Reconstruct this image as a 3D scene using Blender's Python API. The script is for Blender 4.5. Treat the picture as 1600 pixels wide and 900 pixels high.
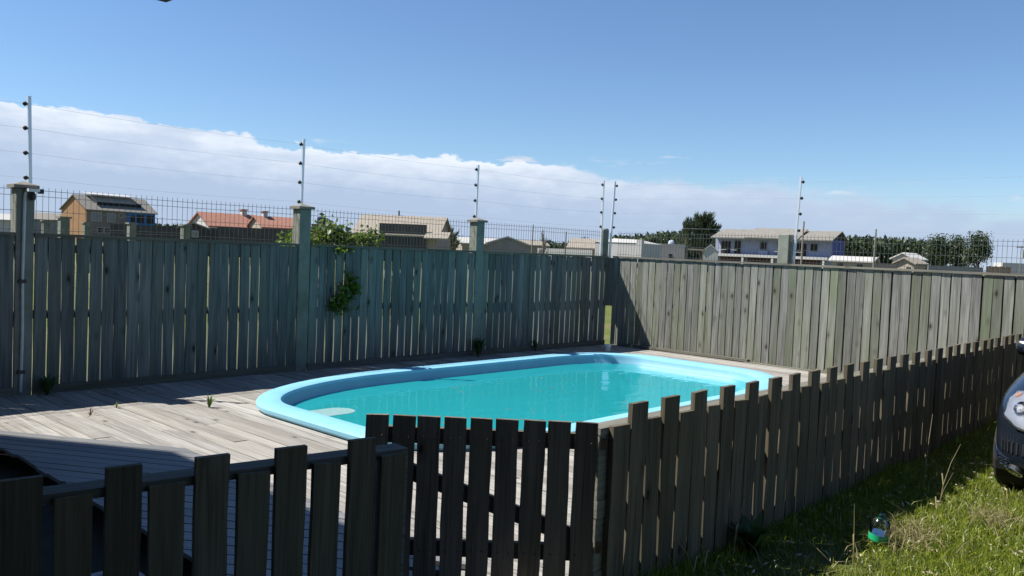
import bpy, bmesh, math, random
import numpy as np
from mathutils import Vector, Matrix
random.seed(7); rng = np.random.default_rng(7)
R = math.radians
for o in list(bpy.data.objects): bpy.data.objects.remove(o)
S = bpy.context.scene
COL = S.collection

# ------------------------------------------------------------------ camera
# Yard frame: X runs along the shaded board fence (its far corner is x=0), Y points out of the
# yard behind that fence, the sunlit board fence stands on x=0, ground z=0, deck z=DZ.
EYE = Vector((-11.31, -8.30, 1.60))
FPX = 1320.0
HEAD = R(47.1); PITCH = R(2.56); ROLL = R(2.44)
FH = Vector((math.sin(HEAD), math.cos(HEAD), 0)); RH = Vector((math.cos(HEAD), -math.sin(HEAD), 0))
fwd = FH * math.cos(PITCH) + Vector((0, 0, -math.sin(PITCH)))
up0 = RH.cross(fwd)
rgt = RH * math.cos(ROLL) + up0 * math.sin(ROLL)
upv = up0 * math.cos(ROLL) - RH * math.sin(ROLL)
cam = bpy.data.objects.new('camera', bpy.data.cameras.new('camera'))
COL.objects.link(cam)
cam.data.sensor_width = 36; cam.data.lens = 36 * FPX / 1600
cam.data.clip_start = 0.05; cam.data.clip_end = 9000
M = Matrix((rgt, upv, -fwd)).transposed().to_4x4(); M.translation = EYE
cam.matrix_world = M
S.camera = cam

# ------------------------------------------------------------------ sun, sky, exposure
SUN_DIR = Vector((0.50, -0.59, -1.0)).normalized()          # the way the light travels
SUN_EL = math.asin(-SUN_DIR.z)
SUN_AZ = math.atan2(-SUN_DIR.x, -SUN_DIR.y)                 # from +Y towards +X
sl = bpy.data.lights.new('sun', 'SUN'); sl.energy = 5.0; sl.angle = R(0.53); sl.color = (1, 0.955, 0.88)
sun = bpy.data.objects.new('sun', sl); COL.objects.link(sun)
sun.rotation_euler = SUN_DIR.to_track_quat('-Z', 'Y').to_euler(); sun.location = (-30, 30, 60)
S.view_settings.view_transform = 'Standard'; S.view_settings.look = 'None'
S.view_settings.exposure = 0.9; S.view_settings.gamma = 1.0
S.render.engine = 'CYCLES'

class NT:
    """small node-tree helper"""
    def __init__(s, nt): s.nt = nt; nt.nodes.clear()
    def n(s, t, **k):
        nd = s.nt.nodes.new(t)
        for a, v in k.items():
            if a.startswith('i_'):
                key = a[2:]; key = int(key) if key.isdigit() else key.replace('_', ' ')
                nd.inputs[key].default_value = v
            else: setattr(nd, a, v)
        return nd
    def l(s, a, b): s.nt.links.new(a, b)
    def set(s, sock, v):
        if hasattr(v, 'is_output'): s.l(v, sock)
        else: sock.default_value = v
    def m(s, op, a, b=None, c=None, clamp=False):
        nd = s.nt.nodes.new('ShaderNodeMath'); nd.operation = op; nd.use_clamp = clamp
        for i, v in enumerate((a, b, c)):
            if v is not None: s.set(nd.inputs[i], v)
        return nd.outputs[0]
    def mr(s, v, a, b, c, d, smooth=False):
        nd = s.nt.nodes.new('ShaderNodeMapRange'); nd.clamp = True
        if smooth: nd.interpolation_type = 'SMOOTHSTEP'
        s.set(nd.inputs[0], v)
        for i, x in enumerate((a, b, c, d)): s.set(nd.inputs[1 + i], x)
        return nd.outputs[0]
    def noise(s, vec, scale, detail=3, rough=0.55, dist=0.0):
        nd = s.n('ShaderNodeTexNoise'); nd.inputs['Scale'].default_value = scale
        nd.inputs['Detail'].default_value = detail; nd.inputs['Roughness'].default_value = rough
        nd.inputs['Distortion'].default_value = dist
        if vec is not None: s.l(vec, nd.inputs['Vector'])
        return nd.outputs[0]
    def mix(s, fac, a, b, mode='MIX'):
        nd = s.nt.nodes.new('ShaderNodeMix'); nd.data_type = 'RGBA'; nd.blend_type = mode
        s.set(nd.inputs[0], fac); s.set(nd.inputs[6], a); s.set(nd.inputs[7], b)
        return nd.outputs[2]
    def comb(s, x, y, z):
        nd = s.nt.nodes.new('ShaderNodeCombineXYZ')
        for i, v in enumerate((x, y, z)): s.set(nd.inputs[i], v)
        return nd.outputs[0]

W = bpy.data.worlds.new('World'); S.world = W; W.use_nodes = True
t = NT(W.node_tree)
sky = t.n('ShaderNodeTexSky'); sky.sky_type = 'NISHITA'; sky.sun_disc = False
sky.sun_elevation = SUN_EL; sky.sun_rotation = SUN_AZ
sky.altitude = 0; sky.air_density = 1.0; sky.dust_density = 0.0; sky.ozone_density = 5.0
tc = t.n('ShaderNodeTexCoord')
sp = t.n('ShaderNodeSeparateXYZ'); t.l(tc.outputs['Generated'], sp.inputs[0])
eld = t.m('MULTIPLY', t.m('ARCSINE', sp.outputs[2]), 57.2958)
azd = t.m('MULTIPLY', t.m('ARCTAN2', sp.outputs[1], sp.outputs[0]), 57.2958)
top = t.mr(azd, 8, 76, 4.6, 7.2)
uv1 = t.comb(azd, t.m('MULTIPLY', eld, 1.9), 0.0)
uv2 = t.comb(t.m('MULTIPLY', azd, 0.3), t.m('MULTIPLY', eld, 1.1), 3.0)
n1 = t.noise(uv1, 0.13, 2, 0.5); n2 = t.noise(uv1, 0.55, 5, 0.58); n3 = t.noise(uv2, 0.55, 5, 0.6)
bump = t.m('ADD', t.m('MULTIPLY', t.m('SUBTRACT', n1, 0.5), 2.2), t.m('MULTIPLY', t.m('SUBTRACT', n2, 0.5), 2.3))
edge = t.m('SUBTRACT', t.m('ADD', top, bump), eld)
mask = t.mr(edge, 0.0, t.mr(azd, 12, 42, 2.6, 0.26), 0, 1, True)
depth = t.mr(edge, 0.0, 3.4, 0, 1)
lump = t.mr(n3, 0.36, 0.68, 0, 1, True)
shade = t.m('MULTIPLY', t.m('SUBTRACT', 1.0, depth), t.m('ADD', 0.42, t.m('MULTIPLY', lump, 0.58)))
shade = t.m('MULTIPLY', shade, t.mr(azd, 14, 44, 0.12, 1.0))
ccol = t.mix(shade, (3.5, 4.35, 5.9, 1), (7.3, 7.7, 8.3, 1))
alpha = t.m('MULTIPLY', mask, t.mr(azd, 10, 40, 0.86, 0.93))
wis = t.noise(t.comb(t.m('MULTIPLY', azd, 0.22), t.m('MULTIPLY', eld, 1.3), 9.0), 0.8, 4, 0.55)
wmask = t.m('MULTIPLY', t.mr(wis, 0.60, 0.70, 0, 0.75, True),
            t.m('MULTIPLY', t.mr(edge, -1.0, -0.2, 0, 1, True), t.mr(edge, 0.2, 1.2, 1, 0, True)))
skyc = t.mix(1.0, sky.outputs[0], (0.87, 0.94, 1.02, 1), 'MULTIPLY')
c1 = t.mix(alpha, skyc, ccol)
c2 = t.mix(wmask, c1, (5.9, 6.1, 6.8, 1))
bg = t.n('ShaderNodeBackground'); bg.inputs[1].default_value = 0.071
t.l(c2, bg.inputs[0])
wo = t.n('ShaderNodeOutputWorld'); t.l(bg.outputs[0], wo.inputs[0])

# ------------------------------------------------------------------ mesh helpers
class MB:
    def __init__(s): s.v = []; s.f = []
    def add(s, vs, fs):
        b = len(s.v); s.v += [tuple(v) for v in vs]; s.f += [tuple(i + b for i in f) for f in fs]; return s
    def box(s, x0, x1, y0, y1, z0, z1):
        return s.add([(x0,y0,z0),(x1,y0,z0),(x1,y1,z0),(x0,y1,z0),(x0,y0,z1),(x1,y0,z1),(x1,y1,z1),(x0,y1,z1)],
                     [(0,3,2,1),(4,5,6,7),(0,1,5,4),(1,2,6,5),(2,3,7,6),(3,0,4,7)])
    def prism(s, pts, z0, z1):
        n = len(pts)
        vs = [(x, y, z0) for x, y in pts] + [(x, y, z1) for x, y in pts]
        return s.add(vs, [tuple(range(n))[::-1], tuple(range(n, 2*n))] + [(i, (i+1) % n, n+(i+1) % n, n+i) for i in range(n)])
    def xprism(s, pts, x0, x1):                      # profile in (y,z), extruded along x
        n = len(pts)
        vs = [(x0, y, z) for y, z in pts] + [(x1, y, z) for y, z in pts]
        return s.add(vs, [tuple(range(n)), tuple(range(n, 2*n))[::-1]] + [(i, n+i, n+(i+1) % n, (i+1) % n) for i in range(n)])
    def bar(s, a, b, w, h=None):                     # rectangular bar between two points
        a, b = Vector(a), Vector(b); d = (b-a).normalized(); h = h or w
        u = d.cross(Vector((0,0,1)))
        u = u.normalized() if u.length > 1e-4 else Vector((1,0,0))
        v = d.cross(u); vs = []
        for p in (a, b):
            for i, j in ((-1,-1),(1,-1),(1,1),(-1,1)): vs.append(p + u*i*w/2 + v*j*h/2)
        return s.add(vs, [(0,1,2,3),(7,6,5,4),(0,4,5,1),(1,5,6,2),(2,6,7,3),(3,7,4,0)])
    def tube(s, path, rad, k=6, cap=True):
        path = [Vector(p) for p in path]; n = len(path); b = len(s.v)
        rad = rad if hasattr(rad, '__len__') else [rad]*n
        u = None
        for i, p in enumerate(path):
            d = (path[min(i+1, n-1)] - path[max(i-1, 0)]).normalized()
            if u is None:
                u = d.cross(Vector((0.31, 0.2, 1))); u = u.normalized() if u.length > 1e-3 else Vector((1,0,0))
            u = (u - d*u.dot(d)).normalized(); w = d.cross(u)
            for j in range(k):
                a = 2*math.pi*j/k; s.v.append(tuple(p + (u*math.cos(a) + w*math.sin(a))*rad[i]))
        for i in range(n-1):
            for j in range(k):
                s.f.append((b+i*k+j, b+i*k+(j+1) % k, b+(i+1)*k+(j+1) % k, b+(i+1)*k+j))
        if cap:
            s.f.append(tuple(b+j for j in range(k))[::-1]); s.f.append(tuple(b+(n-1)*k+j for j in range(k)))
        return s
    def lathe(s, prof, k=16, c=(0,0,0)):             # prof [(r,z)]
        b = len(s.v)
        for r, z in prof:
            for j in range(k):
                a = 2*math.pi*j/k; s.v.append((c[0]+r*math.cos(a), c[1]+r*math.sin(a), c[2]+z))
        for i in range(len(prof)-1):
            for j in range(k): s.f.append((b+i*k+j, b+i*k+(j+1) % k, b+(i+1)*k+(j+1) % k, b+(i+1)*k+j))
        s.f.append(tuple(b+j for j in range(k))[::-1]); s.f.append(tuple(b+(len(prof)-1)*k+j for j in range(k)))
        return s
    def mesh(s, name, smooth=False):
        me = bpy.data.meshes.new(name); me.from_pydata(s.v, [], s.f); me.update()
        bm = bmesh.new(); bm.from_mesh(me); bmesh.ops.recalc_face_normals(bm, faces=bm.faces); bm.to_mesh(me); bm.free()
        if smooth:
            me.polygons.foreach_set('use_smooth', [True]*len(me.polygons)); me.set_sharp_from_angle(angle=R(34))
        return me
    def build(s, name, mat=None, parent=None, loc=(0,0,0), rz=0, smooth=False):
        me = s.mesh(name, smooth)
        if mat: me.materials.append(mat)
        return link(name, me, parent, loc, rz)
def link(name, me, parent=None, loc=(0,0,0), rz=0):
    o = bpy.data.objects.new(name, me); COL.objects.link(o)
    o.location = loc; o.rotation_euler = (0, 0, rz)
    if parent: o.parent = parent
    return o
def tag(o, label, cat, group=None):
    o['label'] = label; o['category'] = cat
    if group: o['group'] = group
    return o
def thing(name, label, cat, loc=(0,0,0), rz=0, group=None):
    return tag(link(name, None, None, loc, rz), label, cat, group)
def struct(o): o['kind'] = 'structure'; return o
def stuff(o): o['kind'] = 'stuff'; return o
def bevel(o, w=0.004, seg=2):
    m = o.modifiers.new('bevel', 'BEVEL'); m.width = w; m.segments = seg; m.limit_method = 'ANGLE'; return o
def yh(px): return 391.0 + 0.0426*(px-800)
def far(px, D, z=0.0): p = EYE + FH*D + RH*((px-800)/FPX*D); return Vector((p.x, p.y, z))
def zpx(px, py, D): return 1.6 + (yh(px)-py)*D/FPX
FACE = -HEAD                                          # rotation that turns local -Y to the camera

# ------------------------------------------------------------------ materials
def pbr(name, col, rough=0.6, metal=0.0, spec=0.5, **kw):
    m = bpy.data.materials.new(name); m.use_nodes = True
    b = m.node_tree.nodes['Principled BSDF']
    b.inputs['Base Color'].default_value = (*col, 1); b.inputs['Roughness'].default_value = rough
    b.inputs['Metallic'].default_value = metal; b.inputs['Specular IOR Level'].default_value = spec
    for k, v in kw.items(): b.inputs[k.replace('_', ' ')].default_value = v
    return m
def mottled(name, c0, c1, scale=6.0, rough=0.85, bump=0.2, stretch=(1,1,1), detail=5, c2=None, objrand=0.0, bdist=0.01):
    """two- or three-tone noise material in object space"""
    m = bpy.data.materials.new(name); m.use_nodes = True; t = NT(m.node_tree)
    tc = t.n('ShaderNodeTexCoord'); mp = t.n('ShaderNodeMapping'); mp.inputs['Scale'].default_value = stretch
    t.l(tc.outputs['Object'], mp.inputs[0])
    oi = t.n('ShaderNodeObjectInfo')
    t.l(t.comb(t.m('MULTIPLY', oi.outputs['Random'], 37.0), t.m('MULTIPLY', oi.outputs['Random'], 91.0), 0.0), mp.inputs[1])
    n = t.noise(mp.outputs[0], scale, detail, 0.6)
    c = t.mix(t.mr(n, 0.3, 0.7, 0, 1), (*c0, 1), (*c1, 1))
    if c2:
        c = t.mix(t.mr(t.noise(mp.outputs[0], scale*0.27, 3), 0.52, 0.68, 0, 0.8), c, (*c2, 1))
    if objrand:
        hv = t.n('ShaderNodeHueSaturation'); t.l(c, hv.inputs['Color'])
        t.l(t.mr(oi.outputs['Random'], 0, 1, 1-objrand, 1+objrand), hv.inputs['Value']); c = hv.outputs[0]
    b = t.n('ShaderNodeBsdfPrincipled'); b.inputs['Roughness'].default_value = rough
    b.inputs['Specular IOR Level'].default_value = 0.3
    t.l(c, b.inputs['Base Color'])
    if bump:
        bp = t.n('ShaderNodeBump'); bp.inputs['Strength'].default_value = bump; bp.inputs['Distance'].default_value = bdist
        t.l(t.noise(mp.outputs[0], scale*2.5, 5, 0.65), bp.inputs['Height']); t.l(bp.outputs[0], b.inputs['Normal'])
    o = t.n('ShaderNodeOutputMaterial'); t.l(b.outputs[0], o.inputs[0])
    return m
def wood(name, c_dark, c_lit, c_tint, axis='Z', rough=0.8, vary=0.22, knots=1.0, tint=0.6, spec=0.25, grain=1.0):
    """weathered timber: grain along one axis, knots, cracks, a tint that differs from board to board"""
    m = bpy.data.materials.new(name); m.use_nodes = True; t = NT(m.node_tree)
    tc = t.n('ShaderNodeTexCoord'); oi = t.n('ShaderNodeObjectInfo'); rnd = oi.outputs['Random']
    ax = 'XYZ'.index(axis)
    off = t.comb(t.m('MULTIPLY', rnd, 53.0), t.m('MULTIPLY', rnd, 117.0), t.m('MULTIPLY', rnd, 71.0))
    va = t.n('ShaderNodeVectorMath'); va.operation = 'ADD'; t.l(tc.outputs['Object'], va.inputs[0]); t.l(off, va.inputs[1])
    def mapped(cross, along):
        mp = t.n('ShaderNodeMapping'); sc = [cross]*3; sc[ax] = along
        mp.inputs['Scale'].default_value = sc; t.l(va.outputs[0], mp.inputs[0]); return mp.outputs[0]
    g1 = t.noise(mapped(70, 1.6), 1.0, 4, 0.65, 0.4)
    g2 = t.noise(mapped(16, 1.1), 1.0, 3, 0.55, 1.2)
    blot = t.noise(mapped(5, 1.6), 1.0, 4, 0.6)
    g = t.m('ADD', t.m('MULTIPLY', g1, 0.55), t.m('MULTIPLY', g2, 0.45))
    c = t.mix(t.mr(g, 0.39, 0.61, 0, 1), (*c_dark, 1), (*c_lit, 1))
    r2 = t.m('FRACT', t.m('MULTIPLY', rnd, 7.37)); r3 = t.m('FRACT', t.m('MULTIPLY', rnd, 13.71))
    c = t.mix(t.m('MULTIPLY', t.m('MULTIPLY', r2, tint), t.mr(blot, 0.35, 0.65, 0.3, 1)), c, (*c_tint, 1))
    crack = t.noise(mapped(95, 0.7), 1.0, 2, 0.5, 0.6)
    c = t.mix(t.mr(crack, 0.66, 0.74, 0, 0.65), c, tuple(x*0.22 for x in c_dark) + (1,))
    if knots:
        vo = t.n('ShaderNodeTexVoronoi'); vo.inputs['Scale'].default_value = 1.0
        t.l(mapped(7.5, 3.6), vo.inputs['Vector'])
        sel = t.n('ShaderNodeSeparateColor'); t.l(vo.outputs['Color'], sel.inputs[0])
        kn = t.m('MULTIPLY', t.mr(vo.outputs['Distance'], 0.06, 0.13, 1, 0, True), t.mr(sel.outputs[0], 0.60, 0.64, 0, 1))
        halo = t.m('MULTIPLY', t.mr(vo.outputs['Distance'], 0.12, 0.30, 0.4, 0, True), t.mr(sel.outputs[0], 0.60, 0.64, 0, 1))
        c = t.mix(t.m('MULTIPLY', t.m('ADD', halo, kn), knots, clamp=True), c, (c_dark[0]*0.33, c_dark[1]*0.26, c_dark[2]*0.2, 1))
    hv = t.n('ShaderNodeHueSaturation'); t.l(c, hv.inputs['Color'])
    t.l(t.mr(r3, 0, 1, 1-vary, 1+vary), hv.inputs['Value'])
    b = t.n('ShaderNodeBsdfPrincipled'); b.inputs['Roughness'].default_value = rough
    b.inputs['Specular IOR Level'].default_value = spec
    t.l(hv.outputs[0], b.inputs['Base Color'])
    bp = t.n('ShaderNodeBump'); bp.inputs['Strength'].default_value = 0.35*grain; bp.inputs['Distance'].default_value = 0.004
    t.l(t.m('SUBTRACT', g, t.mr(crack, 0.66, 0.74, 0, 0.6)), bp.inputs['Height']); t.l(bp.outputs[0], b.inputs['Normal'])
    o = t.n('ShaderNodeOutputMaterial'); t.l(b.outputs[0], o.inputs[0])
    return m
def leafmat(name, c0, c1, trans=0.35):
    m = bpy.data.materials.new(name); m.use_nodes = True; t = NT(m.node_tree)
    g = t.n('ShaderNodeNewGeometry')
    c = t.mix(g.outputs['Random Per Island'], (*c0, 1), (*c1, 1))
    d = t.n('ShaderNodeBsdfDiffuse'); t.l(c, d.inputs[0])
    tr = t.n('ShaderNodeBsdfTranslucent'); t.l(c, tr.inputs[0])
    mx = t.n('ShaderNodeMixShader'); mx.inputs[0].default_value = trans
    t.l(d.outputs[0], mx.inputs[1]); t.l(tr.outputs[0], mx.inputs[2])
    gl = t.n('ShaderNodeBsdfGlossy'); gl.inputs['Roughness'].default_value = 0.45
    m2 = t.n('ShaderNodeMixShader'); m2.inputs[0].default_value = 0.04
    t.l(mx.outputs[0], m2.inputs[1]); t.l(gl.outputs[0], m2.inputs[2])
    o = t.n('ShaderNodeOutputMaterial'); t.l(m2.outputs[0], o.inputs[0])
    return m

M_fence = wood('weathered_fence_wood', (0.096, 0.095, 0.088), (0.232, 0.229, 0.217), (0.112, 0.136, 0.075), 'Z', vary=0.24, tint=0.8)
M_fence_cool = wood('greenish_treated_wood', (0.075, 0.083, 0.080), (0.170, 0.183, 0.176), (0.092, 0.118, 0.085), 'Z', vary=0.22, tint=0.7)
M_picket = wood('weathered_picket_wood', (0.056, 0.046, 0.032), (0.138, 0.116, 0.082), (0.095, 0.084, 0.045), 'Z', vary=0.20)
M_gate = wood('brown_gate_wood', (0.080, 0.062, 0.048), (0.190, 0.155, 0.125), (0.11, 0.085, 0.06), 'Z', vary=0.2)
M_rail = wood('weathered_rail_wood', (0.086, 0.081, 0.068), (0.167, 0.158, 0.135), (0.117, 0.122, 0.077), 'X', knots=0.5)
M_raily = wood('weathered_cross_rail_wood', (0.086, 0.081, 0.068), (0.167, 0.158, 0.135), (0.117, 0.122, 0.077), 'Y', knots=0.5)
M_deck = wood('bleached_deck_wood', (0.185, 0.175, 0.158), (0.345, 0.334, 0.310), (0.215, 0.193, 0.165), 'Y', vary=0.2, tint=0.8, knots=0.7)
M_walk = wood('smooth_walkway_wood', (0.132, 0.132, 0.132), (0.203, 0.203, 0.203), (0.127, 0.132, 0.137), 'X', rough=0.45, vary=0.12, knots=0.3, spec=0.6)
M_conc = mottled('post_concrete', (0.144, 0.160, 0.134), (0.203, 0.213, 0.181), 9, 0.9, 0.3, c2=(0.107, 0.128, 0.091))
M_cap = mottled('cap_concrete', (0.149, 0.138, 0.115), (0.230, 0.218, 0.189), 14, 0.9, 0.3)
M_alu = pbr('aluminium', (0.72, 0.74, 0.77), 0.42, 0.75)
M_wire = pbr('green_coated_wire', (0.070, 0.084, 0.084), 0.5, 0.2)
M_ewire = pbr('thin_steel_wire', (0.55, 0.57, 0.60), 0.5, 0.4)
M_black = pbr('black_plastic', (0.012, 0.012, 0.014), 0.45)
M_white = mottled('white_plastic', (0.72, 0.72, 0.70), (0.82, 0.82, 0.80), 20, 0.45, 0)
M_pvc = mottled('weathered_pvc', (0.42, 0.44, 0.45), (0.55, 0.56, 0.57), 8, 0.55, 0)
M_earth = mottled('earth_under_deck', (0.012, 0.010, 0.008), (0.03, 0.025, 0.018), 4, 0.95, 0.5)
M_trim0 = pbr('dull_nail', (0.03, 0.028, 0.026), 0.6, 0.3)
M_rust = mottled('rusty_iron', (0.05, 0.035, 0.028), (0.12, 0.07, 0.045), 30, 0.7, 0.3)

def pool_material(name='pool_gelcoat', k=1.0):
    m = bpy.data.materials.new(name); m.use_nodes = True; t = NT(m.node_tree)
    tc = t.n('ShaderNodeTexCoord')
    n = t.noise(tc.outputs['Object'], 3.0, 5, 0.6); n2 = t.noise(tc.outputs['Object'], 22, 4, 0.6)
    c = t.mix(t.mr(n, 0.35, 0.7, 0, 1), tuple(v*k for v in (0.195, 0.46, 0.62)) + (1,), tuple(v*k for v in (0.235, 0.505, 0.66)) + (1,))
    c = t.mix(t.mr(n2, 0.58, 0.72, 0, 0.40), c, (0.271, 0.366, 0.389, 1))
    b = t.n('ShaderNodeBsdfPrincipled'); b.inputs['Roughness'].default_value = 0.42
    t.l(c, b.inputs['Base Color'])
    o = t.n('ShaderNodeOutputMaterial'); t.l(b.outputs[0], o.inputs[0]); return m
M_pool = pool_material(); M_basin_shade = pool_material('basin_gelcoat_shade', 0.72)  # basin: same gelcoat as the coping, inner-wall shade put into its colour
def water_material():
    m = bpy.data.materials.new('pool_water'); m.use_nodes = True; t = NT(m.node_tree)
    tc = t.n('ShaderNodeTexCoord')
    mp = t.n('ShaderNodeMapping'); mp.inputs['Scale'].default_value = (1.0, 1.7, 1); t.l(tc.outputs['Object'], mp.inputs[0])
    h = t.m('ADD', t.noise(mp.outputs[0], 2.2, 2, 0.5, 0.6), t.m('MULTIPLY', t.noise(mp.outputs[0], 7.5, 2, 0.5), 0.22))
    bp = t.n('ShaderNodeBump'); bp.inputs['Strength'].default_value = 0.5; bp.inputs['Distance'].default_value = 0.014
    t.l(h, bp.inputs['Height'])
    fr = t.n('ShaderNodeFresnel'); fr.inputs[0].default_value = 1.33; t.l(bp.outputs[0], fr.inputs['Normal'])
    tr = t.n('ShaderNodeBsdfTransparent'); tr.inputs[0].default_value = (0.24, 0.90, 0.94, 1)
    di = t.n('ShaderNodeBsdfDiffuse'); di.inputs[0].default_value = (0.03, 0.52, 0.55, 1)
    gl = t.n('ShaderNodeBsdfGlossy'); gl.inputs['Roughness'].default_value = 0.015; t.l(bp.outputs[0], gl.inputs['Normal'])
    m0 = t.n('ShaderNodeMixShader'); m0.inputs[0].default_value = 0.45
    t.l(tr.outputs[0], m0.inputs[1]); t.l(di.outputs[0], m0.inputs[2])
    mx = t.n('ShaderNodeMixShader'); t.l(fr.outputs[0], mx.inputs[0]); t.l(m0.outputs[0], mx.inputs[1]); t.l(gl.outputs[0], mx.inputs[2])
    o = t.n('ShaderNodeOutputMaterial'); t.l(mx.outputs[0], o.inputs[0]); return m
M_water = water_material()

# ================================================================== SETTING
DZ = 0.12                                             # deck top
# pool plan: rounded rectangle
PX0, PX1, PY0, PY1 = -7.54, -1.22, -4.21, -0.83
CORN = ((1.35, 0.95), (2.2, 1.25), (1.6, 0.95), (2.0, 1.15))          # corner radii: far right, far left, near left, near right
def ring(d, er=0.0, k=18):
    """pool outline drawn in by d (and by er more at the far end)"""
    pts = []
    for (rx, ry), sx, sy, a0 in zip(CORN, (1, -1, -1, 1), (1, 1, -1, -1), (0, 90, 180, 270)):
        rx -= d; ry -= d
        ex = (PX1-d-er) if sx > 0 else (PX0+d); ey = (PY1-d) if sy > 0 else (PY0+d)
        for i in range(k+1):
            a = R(a0 + 90*i/k); pts.append((ex-sx*rx + rx*math.cos(a), ey-sy*ry + ry*math.sin(a)))
    return pts
HOLE = (PX0+0.1, PX1-0.1, PY0+0.1, PY1-0.1)

def ground_material():
    m = bpy.data.materials.new('rough_grass_ground'); m.use_nodes = True; t = NT(m.node_tree)
    tc = t.n('ShaderNodeTexCoord'); n = t.noise(tc.outputs['Object'], 0.55, 6, 0.65); n2 = t.noise(tc.outputs['Object'], 6, 5, 0.7)
    n3 = t.noise(tc.outputs['Object'], 0.035, 4, 0.6)
    c = t.mix(t.mr(n2, 0.3, 0.7, 0, 1), (0.055, 0.075, 0.018, 1), (0.13, 0.15, 0.04, 1))
    c = t.mix(t.mr(n, 0.50, 0.66, 0, 0.8), c, (0.17, 0.135, 0.085, 1))
    c = t.mix(t.mr(n3, 0.45, 0.62, 0, 0.6), c, (0.24, 0.20, 0.13, 1))
    b = t.n('ShaderNodeBsdfPrincipled'); b.inputs['Roughness'].default_value = 0.95; b.inputs['Specular IOR Level'].default_value = 0.1
    t.l(c, b.inputs['Base Color'])
    bp = t.n('ShaderNodeBump'); bp.inputs['Strength'].default_value = 0.6; bp.inputs['Distance'].default_value = 0.04
    t.l(n2, bp.inputs['Height']); t.l(bp.outputs[0], b.inputs['Normal'])
    o = t.n('ShaderNodeOutputMaterial'); t.l(b.outputs[0], o.inputs[0]); return m
gm = MB(); B = 6000
xs = [-B, HOLE[0], HOLE[1], B]; ys = [-B, HOLE[2], HOLE[3], B]
for i in range(3):
    for j in range(3):
        if (i, j) == (1, 1): continue
        gm.add([(xs[i], ys[j], 0), (xs[i+1], ys[j], 0), (xs[i+1], ys[j+1], 0), (xs[i], ys[j+1], 0)], [(0,1,2,3)])
struct(gm.build('ground', ground_material()))
sm = MB(); a, b_ = far(-2500, 900, 0.05), far(4500, 900, 0.05); c, d = far(4500, 5500, 0.05), far(-2500, 5500, 0.05)
sm.add([a, b_, c, d], [(0,1,2,3)])
struct(sm.build('sea', pbr('sea_water', (0.06, 0.13, 0.22), 0.25)))
lw = MB().add([(-12.2, -12, .003), (6, -12, .003), (6, -6.04, .003), (-12.2, -6.04, .003)], [(0,1,2,3)])
struct(lw.build('lawn_soil', mottled('lawn_soil', (0.030, 0.038, 0.010), (0.075, 0.085, 0.022), 9, .95, .5, c2=(0.10, 0.08, 0.045))))
em = MB().add([(-12.2, -6.0, 0.004), (HOLE[0], -6.0, 0.004), (HOLE[0], 0.1, 0.004), (-12.2, 0.1, 0.004)], [(0,1,2,3)])
em.add([(HOLE[0], HOLE[3], 0.004), (0.05, HOLE[3], 0.004), (0.05, 0.1, 0.004), (HOLE[0], 0.1, 0.004)], [(0,1,2,3)])
em.add([(HOLE[0], -6.0, 0.004), (0.05, -6.0, 0.004), (0.05, HOLE[2], 0.004), (HOLE[0], HOLE[2], 0.004)], [(0,1,2,3)])
em.add([(HOLE[1], HOLE[2], 0.004), (0.05, HOLE[2], 0.004), (0.05, HOLE[3], 0.004), (HOLE[1], HOLE[3], 0.004)], [(0,1,2,3)])
struct(em.build('earth_under_deck', M_earth))

# ---- deck: every plank its own object, cut round the pool
deck = struct(link('deck', None))
def border_y(x): return -(2.61 + (x+8.71)*1.627)      # edge of the walkway laid across the deck
def plank(x0, x1, y0, y1, z1=DZ, th=0.025):
    n = max(1, int((y1-y0)/1.2)); j = [random.uniform(-.0015, .0015) for _ in range(n+1)]; zz = [random.uniform(-.0025, .0025) for _ in range(n+1)]
    mb = MB(); h = (y1-y0)/2
    for i in range(n+1):
        y = -h + 2*h*i/n
        mb.v += [(x0-(x0+x1)/2+j[i], y, -th), (x1-(x0+x1)/2+j[i], y, -th), (x1-(x0+x1)/2+j[i], y, zz[i]+random.uniform(-.001,.001)), (x0-(x0+x1)/2+j[i], y, zz[i])]
    for i in range(n):
        b = 4*i
        for q in range(4): mb.f.append((b+q, b+(q+1) % 4, b+4+(q+1) % 4, b+4+q))
    mb.f.append((0,1,2,3)); mb.f.append((4*n+3, 4*n+2, 4*n+1, 4*n))
    return mb.build('plank', M_deck, deck, ((x0+x1)/2, (y0+y1)/2, z1+random.uniform(-.0015, .0015)))
def split(x0, x1, y0, y1):
    if y1-y0 < 0.06: return
    if y1-y0 > 2.4:
        k = random.choice([0.28, 0.36, 0.45, 0.55, 0.66, 0.74]); ym = y0+(y1-y0)*k
        plank(x0, x1, y0, ym-.0025); plank(x0, x1, ym+.0025, y1)
    else: plank(x0, x1, y0, y1)
outl = ring(0.13)
def pool_span(x):
    ysx = []
    for (ax, ay), (bx, by) in zip(outl, outl[1:]+outl[:1]):
        if (ax-x)*(bx-x) < 0: ysx.append(ay+(by-ay)*(x-ax)/(bx-ax))
    return (min(ysx), max(ysx)) if len(ysx) >= 2 else None
x = -11.1; PITCH_D = 0.121
while x < -0.06:
    x0, x1 = x+0.0025, x+PITCH_D-0.0045
    yb = -5.98
    if x1 < -9.20: yb = border_y((x0+x1)/2)-0.08
    if x < -9.95: yb = -0.75
    sp_ = pool_span((x0+x1)/2)
    if sp_:
        split(x0, x1, yb, sp_[0]); split(x0, x1, sp_[1], -0.035)
    else: split(x0, x1, yb, -0.035)
    x += PITCH_D

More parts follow.
